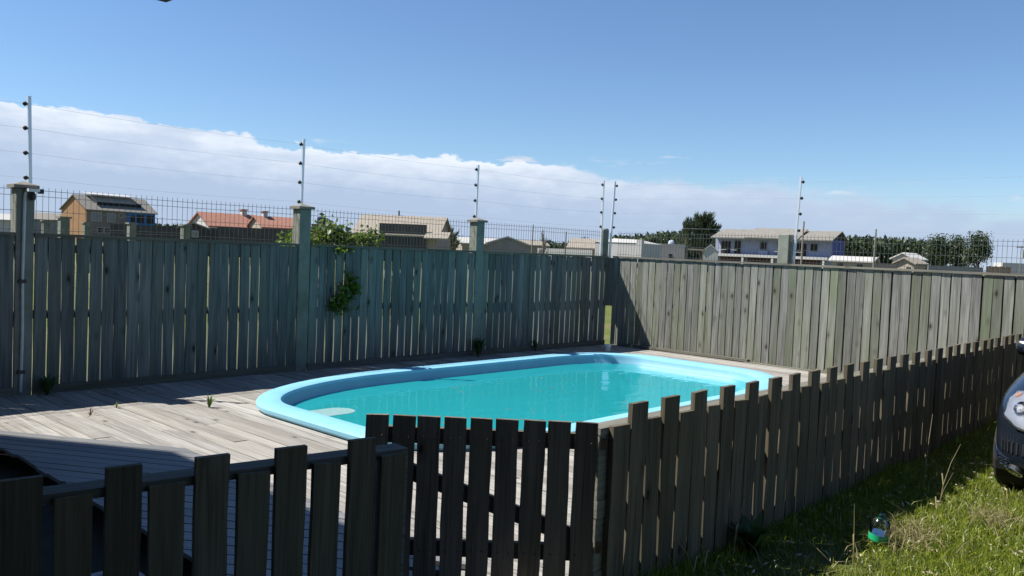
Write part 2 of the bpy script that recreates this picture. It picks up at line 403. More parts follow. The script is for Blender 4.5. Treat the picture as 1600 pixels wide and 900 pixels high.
# ---- walkway: narrow planks laid obliquely, ends cut square to the deck
walk = struct(link('walkway', None))
wd = Vector((0.524, -0.852, 0)).normalized(); wn = Vector((-wd.y, wd.x, 0))   # wn points to camera right / yard +x
wang = math.atan2(wd.y, wd.x)
K = Vector((-8.71, -2.61, 0))
XL, XR = -9.51, -8.60
k = 0
while True:
    off0 = -0.006 - k*0.106; off1 = off0 - 0.096
    pa = K + wn*off0; pb = K + wn*off1
    pts = []
    for P in (pa, pb):
        for X in (XL, XR):
            tt = (X-P.x)/wd.x; pts.append(P + wd*tt)
    y_min = min(p.y for p in pts)
    if max(p.y for p in pts) < -7.2: break
    # clip to the picket fence line
    def q(P, X): return P + wd*((X-P.x)/wd.x)
    A, Bq, Cq, Dq = q(pa, XL if k > 3 else -11.0), q(pa, XR), q(pb, XR), None
    Dq = q(pb, XL if k > 3 else -11.0)
    jt = wd*random.uniform(-.02, .02); A = A+jt; Dq = Dq+jt
    if min(Bq.y, Cq.y) < -5.6:
        XRc = pb.x + wd.x*((-5.6-pb.y)/wd.y)
        if XRc < XL+0.1: break
        Bq, Cq = q(pa, XRc), q(pb, XRc)
    cen = (A+Bq+Cq+Dq)/4; inv = Matrix.Rotation(-wang, 4, 'Z')
    mb = MB().prism([tuple((inv @ (p-cen)).to_2d()) for p in (A, Bq, Cq, Dq)], -0.022, 0)
    mb.build('plank', M_walk, walk, (cen.x, cen.y, DZ+0.030+random.uniform(-.001, .001)), wang)
    k += 1
    if k > 70: break

# ================================================================== POOL
pool = thing('swimming_pool', 'pale blue fibreglass pool with rounded corners sunk into the grey deck', 'pool')
def loft(rings, name, mat, parent, close_bottom=False, smooth=True):
    mb = MB(); n = len(rings[0][0])
    for pts, z in rings: mb.v += [(x_, y_, z) for x_, y_ in pts]
    for i in range(len(rings)-1):
        for j in range(n): mb.f.append((i*n+j, i*n+(j+1) % n, (i+1)*n+(j+1) % n, (i+1)*n+j))
    if close_bottom: mb.f.append(tuple(range((len(rings)-1)*n, len(rings)*n)))
    return mb.build(name, mat, parent, smooth=smooth)
CT = 0.20                                             # coping top
CW = 0.225
ER = 0.05
cop = [(ring(.03), DZ+.003), (ring(.004), DZ+.03), (ring(0), CT-.022), (ring(.010), CT-.006), (ring(.028), CT),
       (ring(CW-.03, ER), CT+.003), (ring(CW-.008, ER), CT-.004), (ring(CW, ER), CT-.03)]
loft(cop, 'coping', M_pool, pool)
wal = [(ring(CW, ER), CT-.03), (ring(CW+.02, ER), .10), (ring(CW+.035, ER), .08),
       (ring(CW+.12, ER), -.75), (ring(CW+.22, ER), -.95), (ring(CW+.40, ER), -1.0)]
loft(wal, 'basin', M_basin_shade, pool, True)
stp = MB().prism([(-7.25, -2.18)] + [(-6.80+.155*math.cos(a), -2.03+.15*math.sin(a)) for a in [-math.pi/2+math.pi*i/12 for i in range(13)]] + [(-7.25, -1.88)], -.5, .0845)
stp.build('entry_step', mottled('step_gelcoat', (.16, .30, .31), (.25, .38, .38), 12, .4, 0), pool)
wl = ring(CW+.032, ER)
wo_ = MB(); wo_.add([(x_, y_, 0.082) for x_, y_ in wl], [tuple(range(len(wl)))])
wat = struct(wo_.build('water', M_water))
if wat.data.polygons[0].normal.z < 0: wat.data.flip_normals()
n = 34
lp_ = np.stack([rng.uniform(-6.4, -1.9, n), rng.uniform(-3.6, -1.3, n), np.full(n, .0835)], 1)
V = []; 
for p_ in lp_:
    a = rng.uniform(0, 6.28); l_ = rng.uniform(.012, .035); w_ = l_*.45; u_ = np.array([math.cos(a), math.sin(a), 0]); v_ = np.array([-u_[1], u_[0], 0])
    V += [p_-u_*l_, p_+v_*w_, p_+u_*l_, p_-v_*w_]
fl_me = MB().add([tuple(v_) for v_ in V], [tuple(range(4*i, 4*i+4)) for i in range(n)])
tag(stuff(fl_me.build('floating_leaves', mottled('wet_leaf', (.08, .06, .03), (.22, .19, .10), 9, .6, 0))), 'specks of leaf floating on the turquoise pool water', 'leaf litter')
pc = thing('pipe_cap', 'small white pipe cap on the deck at the far pool corner', 'pipe cap', (-.83, -.62, DZ))
MB().lathe([(.036, 0), (.036, .06)], 14).build('pipe', M_white, pc, smooth=False)
MB().lathe([(.046, .06), (.048, .085), (.042, .10), (.02, .108)], 14).build('cap', M_white, pc)

# ================================================================== BOARD FENCES
def boards_meshes(name, w, th, h, mat, nvar=6, top_cut=0.006):
    out = []
    for v in range(nvar):
        mb = MB(); n = 5
        bow = random.uniform(-.006, .006); tw = random.uniform(-.004, .004)
        for i in range(n+1):
            z = h*i/n; dy = bow*math.sin(math.pi*i/n); j0 = random.uniform(-.003, .003); j1 = random.uniform(-.003, .003)
            zt = random.uniform(-top_cut, top_cut) if i == n else 0
            k_ = tw*(i/n-.5)
            mb.v += [(-w/2+j0, dy-k_, z+zt), (w/2+j1, dy+k_, z-zt), (w/2+j1, dy+k_+th, z-zt), (-w/2+j0, dy-k_+th, z+zt)]
        for i in range(n):
            b = 4*i
            for q_ in range(4): mb.f.append((b+q_, b+(q_+1) % 4, b+4+(q_+1) % 4, b+4+q_))
        mb.f.append((0,1,2,3)); mb.f.append((4*n+3, 4*n+2, 4*n+1, 4*n))
        me = mb.mesh(name); me.materials.append(mat); out.append(me)
    return out
FB = boards_meshes('board', 0.1095, 0.020, 1.40, M_fence_cool, 7)
FT = 1.55
POSTS = [-8.765, -5.88, -3.07]
def concrete_post(parent, x, y, h, w=0.15, cap=True):
    p = MB().box(-w/2, w/2, 0, w, -0.2, h).build('post', M_conc, parent, (x, y, 0)); bevel(p, .008)
    if cap:
        a, b_ = w/2+.028, w/2
        cm = MB().box(-a, a, -.028, w+.028, h+.001, h+.028)
        cm.build('post_cap', M_cap, p)
        cm = MB(); zz = h+.029
        cm.add([(-a, -.028, zz), (a, -.028, zz), (a, w+.028, zz), (-a, w+.028, zz), (0, w/2, zz+.035)], [(0,1,4),(1,2,4),(2,3,4),(3,0,4),(3,2,1,0)])
        cm.build('cap_top', M_cap, p)
    return p
# shaded fence behind the pool (y = 0, boards face the camera at y=0)
f1 = thing('board_fence', 'tall weathered board fence with concrete posts in shade behind the pool', 'fence')
for x in POSTS: concrete_post(f1, x, -0.012, 1.965)
ends = [-11.45] + POSTS + [-.165]
for ea, eb in zip(ends, ends[1:]):
    b0 = ea + (.078 if ea in POSTS else 0); b1 = eb - (.078 if eb in POSTS else 0); nb = round((b1-b0)/.1205)
    for i in range(nb):
        xb = b0 + (b1-b0)*(i+.5)/nb
        o = link('board', random.choice(FB), f1, (xb, random.uniform(-.003, .003), 0.145+random.uniform(-.012, .008)))
        o.rotation_euler = (0, R(random.uniform(-.35, .35)), R(random.uniform(-1, 1)))
        o.scale = (random.uniform(.94, 1.04), 1, 1)
for xb in (-.112, -.03): MB().box(-.045, .045, 0, .02, 0, .79).build('short_board', M_fence_cool, f1, (xb, .002, .755))
edges = [-11.45] + POSTS + [-.12]
for a, b_ in zip(edges, edges[1:]):
    x0, x1 = a + (.077 if a in POSTS else 0), b_ - (.077 if b_ in POSTS else 0)
    MB().box(0, x1-x0, -.022, .062, 0, .028).build('cap_rail', M_rail, f1, (x0, 0, FT-.006))
    MB().box(0, x1-x0, .024, .062, 0, .075).build('rail', M_rail, f1, (x0, 0, .80))
    MB().box(0, x1-x0, .024, .062, 0, .075).build('rail', M_rail, f1, (x0, 0, 1.40))
    MB().box(0, x1-x0, -.030, -.006, 0, .175).build('kick_board', M_rail, f1, (x0, 0, DZ-.10))
# sunlit fence across the far end (x = 0); local x runs along it, away from the corner
f2 = thing('board_fence', 'tall sunlit grey green board fence running right from the pool corner', 'fence', (0, 0, 0), R(-90))
xb = 0.10; first = True
FB2 = boards_meshes('board', 0.1035, 0.020, 1.42, M_fence, 7)
while xb < 9.2:
    o = link('board', random.choice(FB2), f2, (xb, random.uniform(-.003, .003), 0.13+random.uniform(-.012, .006)))
    o.rotation_euler = (0, R(random.uniform(-.3, .3)), R(random.uniform(-1, 1))); o.scale = (random.uniform(.95, 1.04), 1, 1)
    MB().box(-.03, .03, 0, .012, 0, 1.38).build('batten', M_picket, f2, (xb+.058, .064, .15))
    xb += 0.1165
for x0, x1 in ((0.04, 3.1), (3.104, 6.2), (6.204, 9.25)):
    MB().box(0, x1-x0, -.024, .062, 0, .028).build('cap_rail', M_rail, f2, (x0, 0, FT-.002))
    MB().box(0, x1-x0, .024, .062, 0, .075).build('rail', M_rail, f2, (x0, 0, .80))
    MB().box(0, x1-x0, .024, .062, 0, .075).build('rail', M_rail, f2, (x0, 0, 1.40))
for x0, x1, z in ((0.25, 2.55, DZ+.012), (2.50, 6.0, DZ-.02)):
    MB().box(0, x1-x0, -.075, -.008, 0, .035).build('kick_board', M_rail, f2, (x0, 0 if z > DZ else -.01, z))
MB().box(-.04, .04, 0, .02, 0, .79).build('short_board', M_fence, f2, (.012, .004, .755))
concrete_post(f2, 2.93, 0.07, 1.985, 0.16, False)
concrete_post(f2, 6.4, 0.07, 1.985, 0.16, False)
cpost = tag(MB().lathe([(.065, -.2), (.065, 1.99), (.05, 2.02)], 14).build('corner_post', M_conc, None, (-.10, .085, 0), smooth=False),
            'mossy round concrete post at the fence corner carrying two metal poles', 'post')

# ---- welded wire mesh standing above the boards
def wire_mesh(label, L, loc, rz, z0=1.46, z1=1.985, breaks=()):
    th = thing('wire_mesh_fence', label, 'wire fence', loc, rz, 'welded wire mesh above the board fences')
    v = MB(); x = 0.02
    while x < L:
        if not any(a < x < b for a, b in breaks):
            j = random.uniform(-.002, .002)
            v.tube([(x+j, 0, z0), (x+j, .0, z1)], .0023, 4)
        x += 0.0525
    stuff(v.build('upright_wires', M_wire, th))
    for z in (1.955, 1.900, 1.765, 1.60):
        h = MB(); n = int(L/1.4)
        h.tube([(L*i/n, .004, z+.006*math.sin(i*2.1+z*9)) for i in range(n+1)], .0023, 4)
        h.build('cross_wire', M_wire, th)
    return th
wire_mesh('dark wire mesh topping the shaded board fence behind the pool', 11.35, (-11.45, .085, 0), 0)
wire_mesh('dark wire mesh topping the sunlit board fence on the right', 9.2, (.075, -.05, 0), R(-90))

# ---- electric fence: aluminium poles with black insulators
POLES = []
def epole(name_label, base, top, side, zs):
    """side: direction the insulators point"""
    th = thing('electric_fence_pole', name_label, 'pole', base, 0, 'aluminium electric fence poles')
    d = Vector(top)-Vector(base)
    MB().bar((0,0,0), d, .028, .028).build('shaft', M_alu, th)
    pts = []
    for f in zs:
        c = d*f; s_ = Vector(side).normalized()
        mb = MB(); mb.tube([c+s_*.014, c+s_*.030, c+s_*.036, c+s_*.050, c+s_*.056], [.008, .021, .024, .016, .006], 10)
        mb.build('insulator', M_black, th); pts.append(Vector(base)+c+s_*.045)
    POLES.append(pts); return th
ZS = (.20, .44, .68, .92)
epole('leftmost aluminium electric fence pole behind the post with the lamp', (-8.67, .155, 1.60), (-8.70, .155, 2.80), (-1, -.1, 0), (.39, .575, .76, .94))
epole('second aluminium electric fence pole from the left, above the shaded fence', (-5.84, .155, 1.60), (-5.83, .155, 2.775), (-1, -.1, 0), (.385, .575, .76, .945))
epole('third aluminium electric fence pole from the left, above the shaded fence', (-3.02, .155, 1.60), (-3.01, .155, 2.765), (-1, -.1, 0), (.385, .575, .76, .945))
epole('left one of the two aluminium poles at the fence corner', (-.20, .085, 1.50), (-.20, .085, 2.80), (-1, -.1, 0), (.42, .60, .77, .945))
A_ = list(POLES)
epole('right one of the two aluminium poles at the fence corner', (-.02, .03, 1.50), (.015, .015, 2.80), (.8, -.9, 0), (.42, .60, .77, .945))
epole('lone aluminium electric fence pole above the sunlit fence', (.15, -3.06, 1.50), (.15, -3.10, 2.80), (.1, -1, 0), (.42, .60, .77, .945))
ew = thing('electric_fence_wires', 'four thin wires strung between the metal poles above the shaded fence', 'wires', (-5, .1, 0))
for i in range(4):
    P_ = [p[i] for p in A_]; P_ = [P_[0] + (P_[0]-P_[1])*1.2] + P_
    path = []
    for a, b_ in zip(P_, P_[1:]):
        for q_ in range(6):
            f = q_/6; p = a.lerp(b_, f); p.z -= .04*4*f*(1-f)*.5; path.append(p - Vector((-5, .1, 0)))
    path.append(P_[-1] - Vector((-5, .1, 0)))
    MB().tube(path, .0012, 4).build('wire', M_ewire, ew)
ew2 = thing('electric_fence_wires', 'four thin wires strung between the metal poles above the sunlit fence', 'wires', (.1, -3, 0))
for i in range(4):
    P_ = [POLES[4][i], POLES[5][i]]; P_.append(P_[1]+Vector((.02, -4.5, 0)))
    MB().tube([p - Vector((.1, -3, 0)) for p in P_], .0012, 4).build('wire', M_ewire, ew2)

# ---- lamp / sensor on the first post with its conduit
cd_ = thing('conduit_pipe', 'grey plastic conduit running down the leftmost fence post', 'pipe', (-8.785, -.012, 0))
MB().tube([(0, -.013, .15), (.006, -.014, .7), (0, -.013, 1.2), (.008, -.015, 1.88), (.012, -.03, 1.93)], .0135, 8).build('pipe', M_pvc, cd_, smooth=True)
for z in (.33, 1.14): MB().box(-.03, .03, -.030, -.001, z-.016, z+.016).build('clamp', M_black, cd_)
lp = thing('security_lamp', 'white outdoor lamp fixed under the cap of the leftmost post', 'lamp', (-8.725, -.012, 1.935))
MB().box(-.045, .05, -.085, -.002, .0, .026).build('housing', M_white, lp)
MB().box(.051, .08, -.088, -.01, -.012, .028).build('lamp_head', M_black, lp)
MB().lathe([(.02, -.075), (.028, -.06), (.028, -.02), (.012, -.001)], 12, (.0, -.045, 0)).build('sensor', M_black, lp, smooth=True)

# ================================================================== PICKET FENCES AND GATE
PT = {}
for h_ in (0.83, 0.92): PT[h_] = boards_meshes('picket', 0.123, 0.024, h_+.005, M_picket, 5, .003)
def picket(parent, x, y, h, w=1.0, z=0.02):
    o = link('picket', random.choice(PT[h]), parent, (x, y, z-.025)); o.scale = (w*random.uniform(.96, 1.04), 1, 1)
    o.rotation_euler = (R(random.uniform(-.4, .4)), R(random.uniform(-.5, .5)), R(random.uniform(-1, 1))); return o
# long fence on the right: x from the gate post away, y = -6.1 (pickets face the camera side, -y)
p2 = thing('picket_fence', 'long low picket fence receding from the gate post along the grass', 'fence', (-8.20, -6.10, 0))
xb = 0.02; i = 0
while xb < 9.0:
    picket(p2, xb, 0, 0.83 if i % 2 == 0 else 0.92); xb += 0.1405; i += 1
for a, b_ in ((-.10, 3.2), (3.204, 6.4), (6.404, 9.05)):
    MB().box(0, b_-a, .024, .115, 0, .03).build('rail', M_rail, p2, (a, 0, .795))
    MB().box(0, b_-a, .024, .060, 0, .075).build('rail', M_rail, p2, (a, 0, .42))
    MB().box(0, b_-a, .024, .060, 0, .075).build('rail', M_rail, p2, (a, 0, .10))
for x in (-.055, 2.2, 4.5, 6.8, 8.95):
    MB().box(-.042, .042, .03, .112, -.2, .794).build('post', M_rail, p2, (x, 0, 0))
# low fence in the shade at the front left
ang1 = -math.atan2(.20, 1.27)
p1 = thing('picket_fence', 'near low picket fence in deep shade at the lower left', 'fence', (-9.30, -5.925, 0), ang1)
tall = True; xb = -.045; i = 0
while xb > -2.2:
    picket(p1, xb, 0, 0.83 if i % 2 == 0 else 0.92, .83, .025 if i % 2 == 0 else .005); xb -= 0.132; i += 1
MB().box(-2.3, .03, .024, .115, 0, .030).build('rail', M_rail, p1, (0, 0, .815))
MB().box(-2.3, .03, .024, .060, 0, .075).build('rail', M_rail, p1, (0, 0, .30))
MB().box(-.05, .035, .03, .112, -.2, .813).build('post', M_rail, p1, (0, 0, 0))
# gate, hinged on the right post and standing half open
gv = Vector((-9.04, -5.38, 0)) - Vector((-8.33, -6.115, 0)); gl = gv.length; gang = math.atan2(-gv.y, -gv.x)
gt = thing('picket_gate', 'half open picket gate hinged between the two low fences', 'gate', (-8.345, -6.10, 0), gang)
GP = boards_meshes('picket', 0.098, 0.022, 0.80, M_gate, 5, .002)
for i in range(9):
    o = link('picket', random.choice(GP), gt, (-.055 - i*.1145, 0, .06)); o.rotation_euler = (0, R(random.uniform(-.3, .3)), 0)
MB().box(-1.02, -.02, .024, .06, 0, .07).build('rail', M_rail, gt, (0, 0, .735))
MB().box(-1.02, -.02, .024, .06, 0, .07).build('rail', M_rail, gt, (0, 0, .235))
MB().bar((-.97, .045, .66), (-.06, .045, .33), .036, .07).build('brace', M_rail, gt)
nl = MB()
for i in range(9):
    for z in (.77, .27):
        for dx in (-.022, .024): nl.tube([(-.055-i*.1145+dx+random.uniform(-.006, .006), -.0015, z+random.uniform(-.008, .008)), (-.055-i*.1145+dx, -.0035, z)], .003, 6)
stuff(nl.build('nail_heads', M_trim0, gt))
for z in (.73, .26): MB().box(-.09, .05, .061, .068, z, z+.05).build('hinge', M_rust, gt)

# ================================================================== HOUSE BESIDE THE CAMERA (casts the shade at lower left)
M_plaster = mottled('cream_plaster', (0.451, 0.426, 0.369), (0.517, 0.492, 0.426), 5, 0.9, 0.15)
M_tile = mottled('clay_roof', (0.26, 0.11, 0.07), (0.38, 0.18, 0.11), 7, 0.85, 0.4, stretch=(1, 4, 1))
M_fascia = mottled('dark_painted_fascia', (0.05, 0.035, 0.028), (0.08, 0.055, 0.042), 12, 0.6, 0.1)
M_glassdark = pbr('dark_window_glass', (0.02, 0.025, 0.03), 0.08)
hs = thing('house', 'own house beside the yard, only its dark porch eave tip showing at the top edge', 'house', (-16, -5, 0))
def rel(x, y, z): return (x+16, y+5, z)
RZ_ = 5.12
plan = [(-11.19, .09), (-13.2, 3.36), (-20.5, 3.36), (-20.5, -9.5), (-11.19, -9.5)]
MB().prism([(x+16, y+5) for x, y in plan], RZ_-.16, RZ_).build('eave', M_fascia, hs)
rm = MB(); n = len(plan)
rm.v = [rel(x, y, RZ_+.002) for x, y in plan] + [rel(-16, 0, 6.6), rel(-16, -6, 6.6)]
rm.f = [(0,1,5), (1,2,5), (2,3,6,5), (3,4,6), (4,0,5,6)]
rm.build('roof', M_tile, hs)
wm = MB(); wm.box(-4.0, 4.1, -4.0, 5.0, 0, RZ_-.16); wm.build('wall', M_plaster, hs)
for y in (-2.6, .6, 3.2):
    f = MB().box(4.1, 4.16, y-.55, y+.55, .95, 2.1).build('window', M_white, hs)
    MB().box(4.155, 4.175, y-.47, y+.47, 1.03, 2.02).build('pane', M_glassdark, f)
pr = MB().prism([(-9.875+16, -5.14+5), (-11.9+16.01, -5.14+5), (-11.9+16.01, -9.55+5), (-9.875+16, -9.55+5)], 2.47, 2.60)
pr.build('porch_roof', M_fascia, hs)
MB().box(5.9, 6.02, -4.58, -4.46, 0, 2.469).build('porch_post', M_rail, hs)

MB().box(4.2, 5.9, -7.6, -4.6, 0, 4.9).build('added_wing_wall', M_plaster, hs)  # unseen wing, added to keep sky light off the near pickets and gate
MB().box(4.19, 6.2, -7.9, -4.3, 4.963, 5.05).build('added_wing_eave', M_fascia, hs)

# ---- slatted steps seen through the low fence at far left
st_ = thing('wooden_steps', 'slatted wooden steps beside the deck edge at the far left', 'steps', (-10.1, -5.1, 0))
for i in range(4):
    MB().box(-.42, .42, -.14+i*.20, -.02+i*.20, .0, .03).build('tread', M_walk, st_, (0, 0, .06+i*.0))
    MB().box(-.42, .42, -.01+i*.20, .03+i*.20, .0, .03).build('tread', M_walk, st_, (0, 0, .06))

# ================================================================== CAR
M_paint = pbr('dark_blue_paint', (0.010, 0.015, 0.024), 0.25, 0.2, 0.5, Coat_Weight=0.8, Coat_Roughness=0.05)
M_chrome = pbr('chrome', (0.82, 0.83, 0.85), 0.12, 1.0)
M_reflector = pbr('headlight_reflector', (0.42, 0.44, 0.47), 0.3, 0.6)
M_rubber = pbr('tyre_rubber', (0.018, 0.018, 0.018), 0.85)
M_rim = pbr('alloy_rim', (0.5, 0.51, 0.53), 0.3, 0.9)
M_trim = pbr('black_trim', (0.015, 0.016, 0.018), 0.6)
M_lens = pbr('clear_lens', (1, 1, 1), 0.03, 0, 0.5, Transmission_Weight=1.0, IOR=1.3)
M_amber = pbr('amber_lens', (0.75, 0.35, 0.16), 0.2)
M_red = pbr('red_lens', (0.45, 0.02, 0.02), 0.2)
car = thing('parked_car', 'dark blue car with clear headlight parked on the grass at the right edge', 'car')
# stations from the nose (+x) to the tail: x, half width, sill z, shoulder z, roof z, roof half width
ST = [(1.98, .42, .30, .50, .52, .30), (1.93, .62, .24, .58, .66, .50), (1.80, .78, .20, .66, .76, .62), (1.60, .835, .19, .73, .84, .68), (1.30, .85, .19, .80, .92, .70), (.95, .855, .19, .85, .985, .70),
      (.70, .855, .19, .87, 1.04, .68), (.20, .86, .19, .89, 1.34, .60), (-.15, .86, .19, .90, 1.47, .57), (-.7, .86, .19, .91, 1.50, .56), (-1.3, .85, .19, .92, 1.46, .55), (-1.75, .83, .22, .92, 1.30, .54), (-1.95, .78, .28, .88, 1.02, .60), (-2.0, .6, .34, .7, .82, .45)]
bm_ = MB(); prof_n = 0
for x, w, zs_, zh, zr, wr in ST:
    ring_ = [(-w*.80, zs_), (-w*.97, zs_+.06), (-w, (zs_+zh)/2-.03), (-w*.992, zh-.05), (-w*.955, zh), (-wr-(w*.955-wr)*.12, zr-(zr-zh)*.14), (-wr*.82, zr-.012), (-wr*.4, zr+.008)]
    ring_ = ring_ + [(-y, z) for y, z in ring_[::-1]]
    prof_n = len(ring_); bm_.v += [(x, y, z) for y, z in ring_]
for i in range(len(ST)-1):
    for j in range(prof_n): bm_.f.append((i*prof_n+j, i*prof_n+(j+1) % prof_n, (i+1)*prof_n+(j+1) % prof_n, (i+1)*prof_n+j))
bm_.f.append(tuple(range(prof_n))); bm_.f.append(tuple(range((len(ST)-1)*prof_n, len(ST)*prof_n)))
body = bm_.build('body', M_paint, car, smooth=True)
sd = body.modifiers.new('sub', 'SUBSURF'); sd.levels = 2; sd.render_levels = 2
body.data.attributes.remove(body.data.attributes['sharp_edge']) if 'sharp_edge' in body.data.attributes else None
from mathutils.bvhtree import BVHTree
bvh = BVHTree.FromObject(body, bpy.context.evaluated_depsgraph_get())
def surf(p, off=0.0):                                 # nearest point of the body skin, lifted by off
    c, n_, i_, d_ = bvh.find_nearest(Vector(p)); return c + n_*off
def panel(name, pts, mat, parent=car, th=.012):       # thick panel from an outline of 3-D points
    c = sum((Vector(p) for p in pts), Vector())/len(pts)
    nrm = (Vector(pts[1])-Vector(pts[0])).cross(Vector(pts[2])-Vector(pts[0])).normalized()
    mb = MB(); k_ = len(pts)
    mb.v = [tuple(Vector(p)) for p in pts] + [tuple(Vector(p)+nrm*th) for p in pts]
    mb.f = [tuple(range(k_))[::-1], tuple(range(k_, 2*k_))] + [(i, (i+1) % k_, k_+(i+1) % k_, k_+i) for i in range(k_)]
    return mb.build(name, mat, parent)
panel('windscreen', [(.66, -.62, 1.02), (.66, .62, 1.02), (.02, .52, 1.41), (.02, -.52, 1.41)], M_glassdark)
for sd_ in (-1, 1):
    panel('side_window', [(x, sd_*y, z) for x, y, z in ((.42, .83, .95), (-.65, .845, .96), (-.65, .66, 1.40), (-.05, .66, 1.38))], M_glassdark)
    panel('side_window', [(x, sd_*y, z) for x, y, z in ((-.72, .845, .96), (-1.45, .83, .97), (-1.25, .65, 1.36), (-.72, .66, 1.40))], M_glassdark)
    # headlight: bright bowl, bulbs and clear lens following the wing
    out_ = [(1.93, .24, .55), (1.89, .38, .63), (1.82, .50, .69), (1.72, .60, .735), (1.67, .645, .72), (1.69, .665, .655), (1.76, .655, .585), (1.84, .59, .54), (1.91, .46, .515)]
    cpt = Vector((1.82, .55, .62)); no = len(out_)
    def shell(off, bulge, rings=4):
        mb = MB()
        for k_ in range(rings):
            f = k_/rings
            mb.v += [tuple(surf(Vector((x, sd_*y, z)).lerp(Vector((cpt.x, sd_*cpt.y, cpt.z)), f), off+bulge*math.sin(math.pi/2*f))) for x, y, z in out_]
        mb.v.append(tuple(surf(Vector((cpt.x, sd_*cpt.y, cpt.z)), off+bulge)))
        for k_ in range(rings-1):
            for q_ in range(no): mb.f.append((k_*no+q_, k_*no+(q_+1) % no, (k_+1)*no+(q_+1) % no, (k_+1)*no+q_))
        for q_ in range(no): mb.f.append(((rings-1)*no+q_, (rings-1)*no+(q_+1) % no, rings*no))
        return mb
    h_ = shell(.016, .0, 6).build('headlight', M_reflector, car, smooth=True)
    for (bx, by, bz), rr in (((1.88, .43, .575), .050), ((1.80, .58, .62), .045)):
        c0 = surf((bx, sd_*by, bz), .017); c1 = surf((bx, sd_*by, bz), .040)
        MB().tube([c0, c1], [rr*.55, rr], 16, False).build('reflector', M_chrome, h_, smooth=True)
        MB().tube([c0, c0.lerp(c1, .7)], [.014, .010], 10).build('bulb', M_white, h_, smooth=True)
    MB().tube([surf((1.72, sd_*.63, .69), .017), surf((1.72, sd_*.63, .69), .028)], [.022, .018], 12).build('indicator', M_amber, h_)
    shell(.024, .030, 6).build('lens', M_lens, h_, smooth=True)
    MB().tube([surf((x, sd_*y, z), .010) for x, y, z in out_+out_[:1]], .012, 6).build('lamp_rim', M_trim, h_)
    # fog lamp with chrome wings in the bumper corner
    fl = MB().tube([surf((1.84, sd_*.62, .285), -.01), surf((1.84, sd_*.62, .285), .02)], [.050, .045], 18).build('fog_lamp', M_trim, car)
    cc = surf((1.84, sd_*.62, .285), .022); nn = (surf((1.84, sd_*.62, .285), .05)-cc).normalized(); uu = nn.cross(Vector((0,0,1))).normalized(); vv = nn.cross(uu)
    MB().tube([cc, cc+nn*.008], [.038, .034], 14).build('lamp_glass', M_lens, fl)
    MB().tube([cc+(uu*math.cos(a)+vv*math.sin(a))*.050 for a in [2*math.pi*i/18 for i in range(19)]], .007, 6).build('chrome_ring', M_chrome, fl, smooth=True)
    for q_ in range(3):
        MB().tube([surf((1.84, sd_*(.67+.008*q_), .325-.024*q_), .010), surf((1.76, sd_*.76, .345-.026*q_), .010), surf((1.62, sd_*.84, .37-.028*q_), .008)], [.006, .006, .003], 6).build('chrome_fin', M_chrome, fl, smooth=True)
    MB().tube([surf(p, .010) for p in ((1.60, sd_*.84, .375), (1.66, sd_*.83, .31), (1.74, sd_*.78, .255), (1.84, sd_*.66, .222), (1.90, sd_*.50, .222))], .007, 6).build('chrome_edge', M_chrome, fl, smooth=True)
    # mirror
    mr_ = MB().tube([(.46, sd_*.86, .98), (.44, sd_*.89, .98), (.41, sd_*.96, .99), (.40, sd_*1.0, .985)], [.05, .075, .075, .035], 14).build('mirror', M_paint, car, smooth=True)
    MB().bar((.55, sd_*.80, .95), (.50, sd_*.92, .98), .05, .03).build('mirror_arm', M_trim, mr_)
    panel('tail_light', [(-1.97, sd_*.52, .80), (-1.97, sd_*.78, .78), (-1.93, sd_*.80, .98), (-1.94, sd_*.60, .98)], M_red)
    for wx in (1.22, -1.25):
        wh = link('wheel', None, car, (wx, sd_*.76, .305))
        tp = [(.19, -.10), (.29, -.10), (.305, -.08), (.305, .08), (.29, .10), (.19, .10)]
        ty = MB(); K_ = 28
        for r_, y in tp:
            for j in range(K_): a = 2*math.pi*j/K_; ty.v.append((r_*math.cos(a), y, r_*math.sin(a)))
        for i in range(5):
            for j in range(K_): ty.f.append((i*K_+j, i*K_+(j+1) % K_, (i+1)*K_+(j+1) % K_, (i+1)*K_+j))
        ty.build('tyre', M_rubber, wh, smooth=False)
        rm_ = MB().tube([(0, -.08, 0), (0, .08, 0)], .19, 24)
        for q_ in range(5):
            a = 2*math.pi*q_/5; rm_.bar((0, sd_*.088, 0), (.18*math.cos(a), sd_*.088, .18*math.sin(a)), .045, .03)
        rm_.build('rim', M_rim, wh)
for z in (.375, .40, .425, .45, .475): MB().bar((1.955, -.40, z), (1.955, .40, z), .04, .008).build('grille_bar', M_trim, car)
MB().box(1.965, 1.998, -.24, .24, .36, .48).build('number_plate_holder', M_trim, car)
for q_ in range(36):
    y = -.79 + q_*.0451; MB().bar(surf((1.90, y, .375), .003), surf((1.90, y, .45), .003), .012, .010).build('intake_slat', M_trim, car)
CAR_A = R(179); car.rotation_euler = (0, 0, CAR_A)
cn = Vector((-4.66, -6.78, 0)); off = Matrix.Rotation(CAR_A, 4, 'Z') @ Vector((1.72, -.83, 0))
car.location = cn - off

